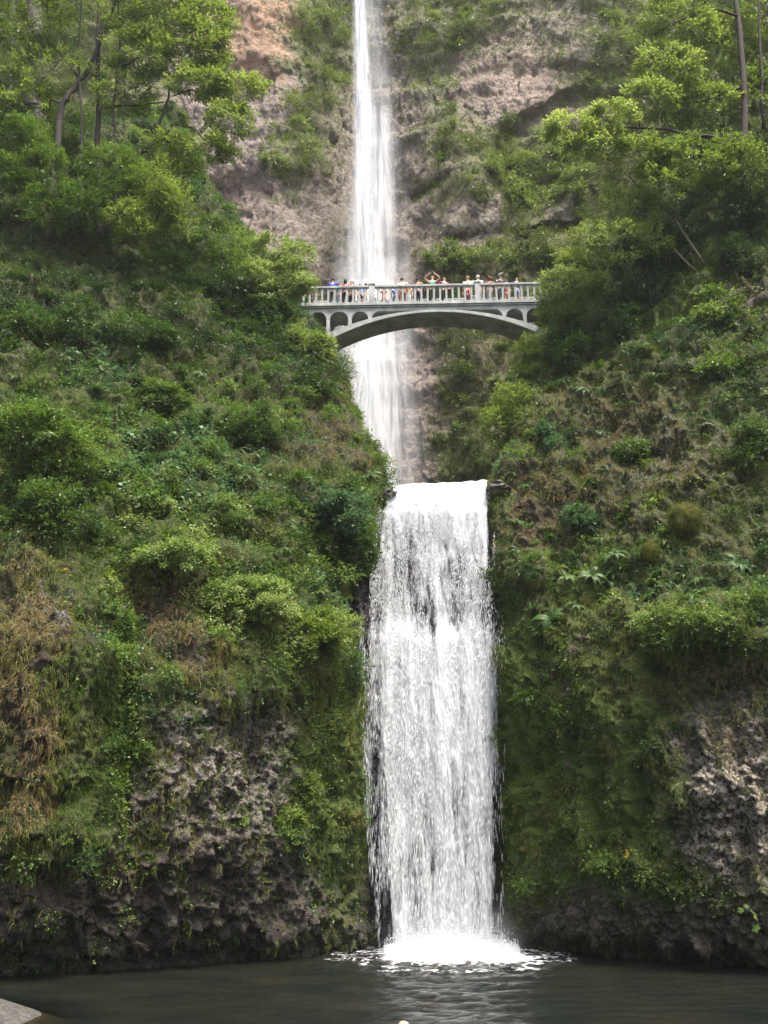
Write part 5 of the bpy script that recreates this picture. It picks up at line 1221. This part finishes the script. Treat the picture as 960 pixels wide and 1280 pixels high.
# rock wall behind the bridge: coarse shrubs and grass read as one mass from here
q = (SB.qx, SB.qy)
ld = np.clip(1.0 - SB.rock * 1.15, 0.02, 1) ** 1.6 * field(*q, .8, [(460, 280, 50, 160, .12), (480, 500, 50, 140, .1), (580, 570, 70, 50, 1.6), (665, 235, 75, 40, 2.6), (630, 320, 90, 18, 2.4), (400, 60, 50, 60, 1.6), (370, 180, 30, 60, 1.4), (530, 60, 50, 90, 1.3), (740, 60, 50, 90, 1.5), (640, 440, 70, 60, .9)])
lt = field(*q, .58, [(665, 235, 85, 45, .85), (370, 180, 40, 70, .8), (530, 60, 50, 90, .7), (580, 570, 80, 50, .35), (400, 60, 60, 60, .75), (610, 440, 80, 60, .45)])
gt = field(*q, .4, [(610, 450, 80, 60, .6), (560, 120, 60, 60, .35)])
BK_L = leaf_mat('distant_leaf', [(0, (0.045, 0.075, 0.018)), (0.5, (0.105, 0.165, 0.036)), (1, (0.19, 0.26, 0.065))], .25)
BK_D = leaf_mat('distant_leaf_dark', [(0, (0.035, 0.055, 0.015)), (0.5, (0.08, 0.12, 0.028)), (1, (0.14, 0.19, 0.05))], .25)
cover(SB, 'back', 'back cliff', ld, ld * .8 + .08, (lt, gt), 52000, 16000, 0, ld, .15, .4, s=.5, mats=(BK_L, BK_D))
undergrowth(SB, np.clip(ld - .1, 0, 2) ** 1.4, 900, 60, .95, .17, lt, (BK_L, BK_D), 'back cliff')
cover(SE, 'ledge', 'wet ledge', field(SE.qx, SE.qy, 0.0, [(468, 690, 8, 60, .5)]) + 1e-6, field(SE.qx, SE.qy, 0.0, [(468, 690, 10, 60, .5)]) + 1e-6, (SE.rock * .5, SE.rock * .2), 200, 200, 2500,
      field(SE.qx, SE.qy, 0.0, [(465, 690, 10, 60, 1), (636, 900, 10, 250, 1), (446, 1000, 10, 180, .8)]) + 1e-6, .08, .15)

# moss mounds and the odd named plants
def mound(px, py, S, r, label, seed):
    p, nn = lookup(S, px, py); import bmesh
    bm = bmesh.new(); bmesh.ops.create_icosphere(bm, subdivisions=4, radius=1)
    Vv = np.array([v.co[:] for v in bm.verts]); Vv = Vv * (1 + .3 * fbm(Vv * 1.7 + seed, 3, seed) + .05 * vnoise(Vv * 9, seed))[:, None] * np.array([r * 1.05, r * .8, r])
    Vv[:, 2] = np.where(Vv[:, 2] < 0, Vv[:, 2] * 1.25, Vv[:, 2])
    for v, c in zip(bm.verts, Vv): v.co = c
    me = bpy.data.meshes.new('cushion'); bm.to_mesh(me); bm.free(); me.polygons.foreach_set('use_smooth', np.ones(len(me.polygons), bool))
    root = empty('moss_mound', tuple(p + nn * r * .35)); tag(root, label, 'moss mound'); link('cushion', me, MAT_mound, root)
    d = rand_dir(int(5200 * r)); pts = d * (1 + .3 * fbm(d * 1.7 + seed, 3, seed))[:, None] * np.array([r * 1.05, r * .8, r]); pts[:, 2] = np.where(pts[:, 2] < 0, pts[:, 2] * 1.25, pts[:, 2])
    bl = Blades(); bl.tuft(pts, d, .07, .008, .3 + .25 * vnoise(pts * 4, 3), .5, 4); o = link('moss_tufts', bl.mesh('moss_tufts'), MOSSF); o.parent = root; o['kind'] = 'stuff'
MAT_mound = plain_mat('moss_cushion', (0.075, 0.07, 0.02), 0.95, .3, 9, .8, .1)
mound(855, 650, SR, .62, 'large round yellow green moss mound standing out on the right cliff', 3)
mound(842, 602, SR, .22, 'small round moss cushion right above the large moss mound', 5)
mound(828, 622, SR, .22, 'small brownish moss cushion to the left above the large moss mound', 8)
mound(817, 440, SR, .3, 'olive moss cushion high on the right cliff under the shrubs', 11)
mound(812, 690, SR, .34, 'elongated brown moss cushion lower left of the large moss mound', 14)

# broad lobed leaves at the lower right
def lobed_leaf(name, L, mat, parent, loc, rot, tint=.6):
    k = 5; pts = []
    n_ = 36
    for i in range(n_):
        a = 2 * math.pi * i / n_; r = .5 + .12 * math.cos(k * a) + .035 * math.cos(17 * a); r *= 1 - .35 * math.exp(-((a - math.pi) ** 2) / .05)
        pts.append((r * math.cos(a) * L, r * math.sin(a) * L, .06 * L * math.cos(2 * a) - .1 * L * (r ** 2)))
    v = [(0, 0, 0)] + pts; f = [(0, 1 + i, 1 + (i + 1) % n_) for i in range(n_)]
    me = mesh_np(name, np.array(v), np.array(f).ravel(), 3, True, {'tint': np.full(len(v), tint)})
    o = link(name, me, mat, parent); o.location = loc; o.rotation_euler = rot; return o
p, nn = lookup(SR, 940, 1150)
root = empty('leafy_plant', tuple(p)); tag(root, 'plant with a few big bright lobed leaves low on the right cliff', 'plant')
st = MB()
for (px_, py_, L, t) in ((958, 1121, .34, .8), (943, 1143, .34, .7), (945, 1160, .28, .45), (926, 1138, .2, .5), (933, 1133, .16, .5)):
    c = unproj(px_, py_, p[1] - .45) - p; lobed_leaf('leaf', L, LEAF_LITE, root, tuple(c), (math.radians(62), rng.uniform(-.4, .4), rng.uniform(-1, 1)), t)
    st.tube(bend((0, 0, 0), tuple(c), 4, .1), np.linspace(.012, .006, 5), 5)
st.build('stem', BARK_G, root)
# small leafy plants dotted on the bare rock
spots = [('L', 155, 1140), ('L', 135, 1095), ('L', 60, 1150), ('L', 12, 1205), ('L', 115, 1180), ('L', 230, 1130), ('L', 260, 1170), ('L', 320, 1100), ('L', 205, 960), ('L', 85, 1045), ('R', 700, 1095), ('R', 745, 1100), ('R', 810, 1090), ('R', 870, 1120), ('R', 722, 1120), ('R', 905, 1130), ('R', 770, 1085)]
lv = Leaves()
for s_, a, b in spots:
    p, nn = lookup(SL if s_ == 'L' else SR, a, b); k = int(rng.integers(14, 40)); sp_ = p + nn * .06 + rng.normal(size=(k, 3)) * np.array([.22, .08, .16])
    lv.sprays(sp_, np.repeat(nn[None], k, 0), .075, .6, k=5)
tag(link('seedlings', lv.mesh('seedlings'), LEAF_LITE), 'scattered bright green seedlings on the bare rock near the water', 'seedlings', kind='stuff')
# yellow blossoms
YEL = plain_mat('yellow_petal', (.75, .5, .03), .6, .1)
for (s_, a, b, k, lb) in (('R', 856, 470, 9, 'small cluster of yellow flowers on the right cliff'), ('L', 75, 715, 9, 'yellow blossoms beside pale rock on the left cliff'), ('R', 788, 1068, 4, 'tiny yellow flower low on the right wall')):
    p, nn = lookup(SL if s_ == 'L' else SR, a, b); sp_ = p + nn * .15 + rng.normal(size=(k * 4, 3)) * np.array([.14, .04, .08])
    root = empty('flowers', tuple(p)); tag(root, lb, 'flowers'); l2 = Leaves(); l2.sprays(sp_, np.repeat(nn[None], k * 4, 0), .05, .9, k=4); at_world(link('petals', l2.mesh('petals'), YEL), root)
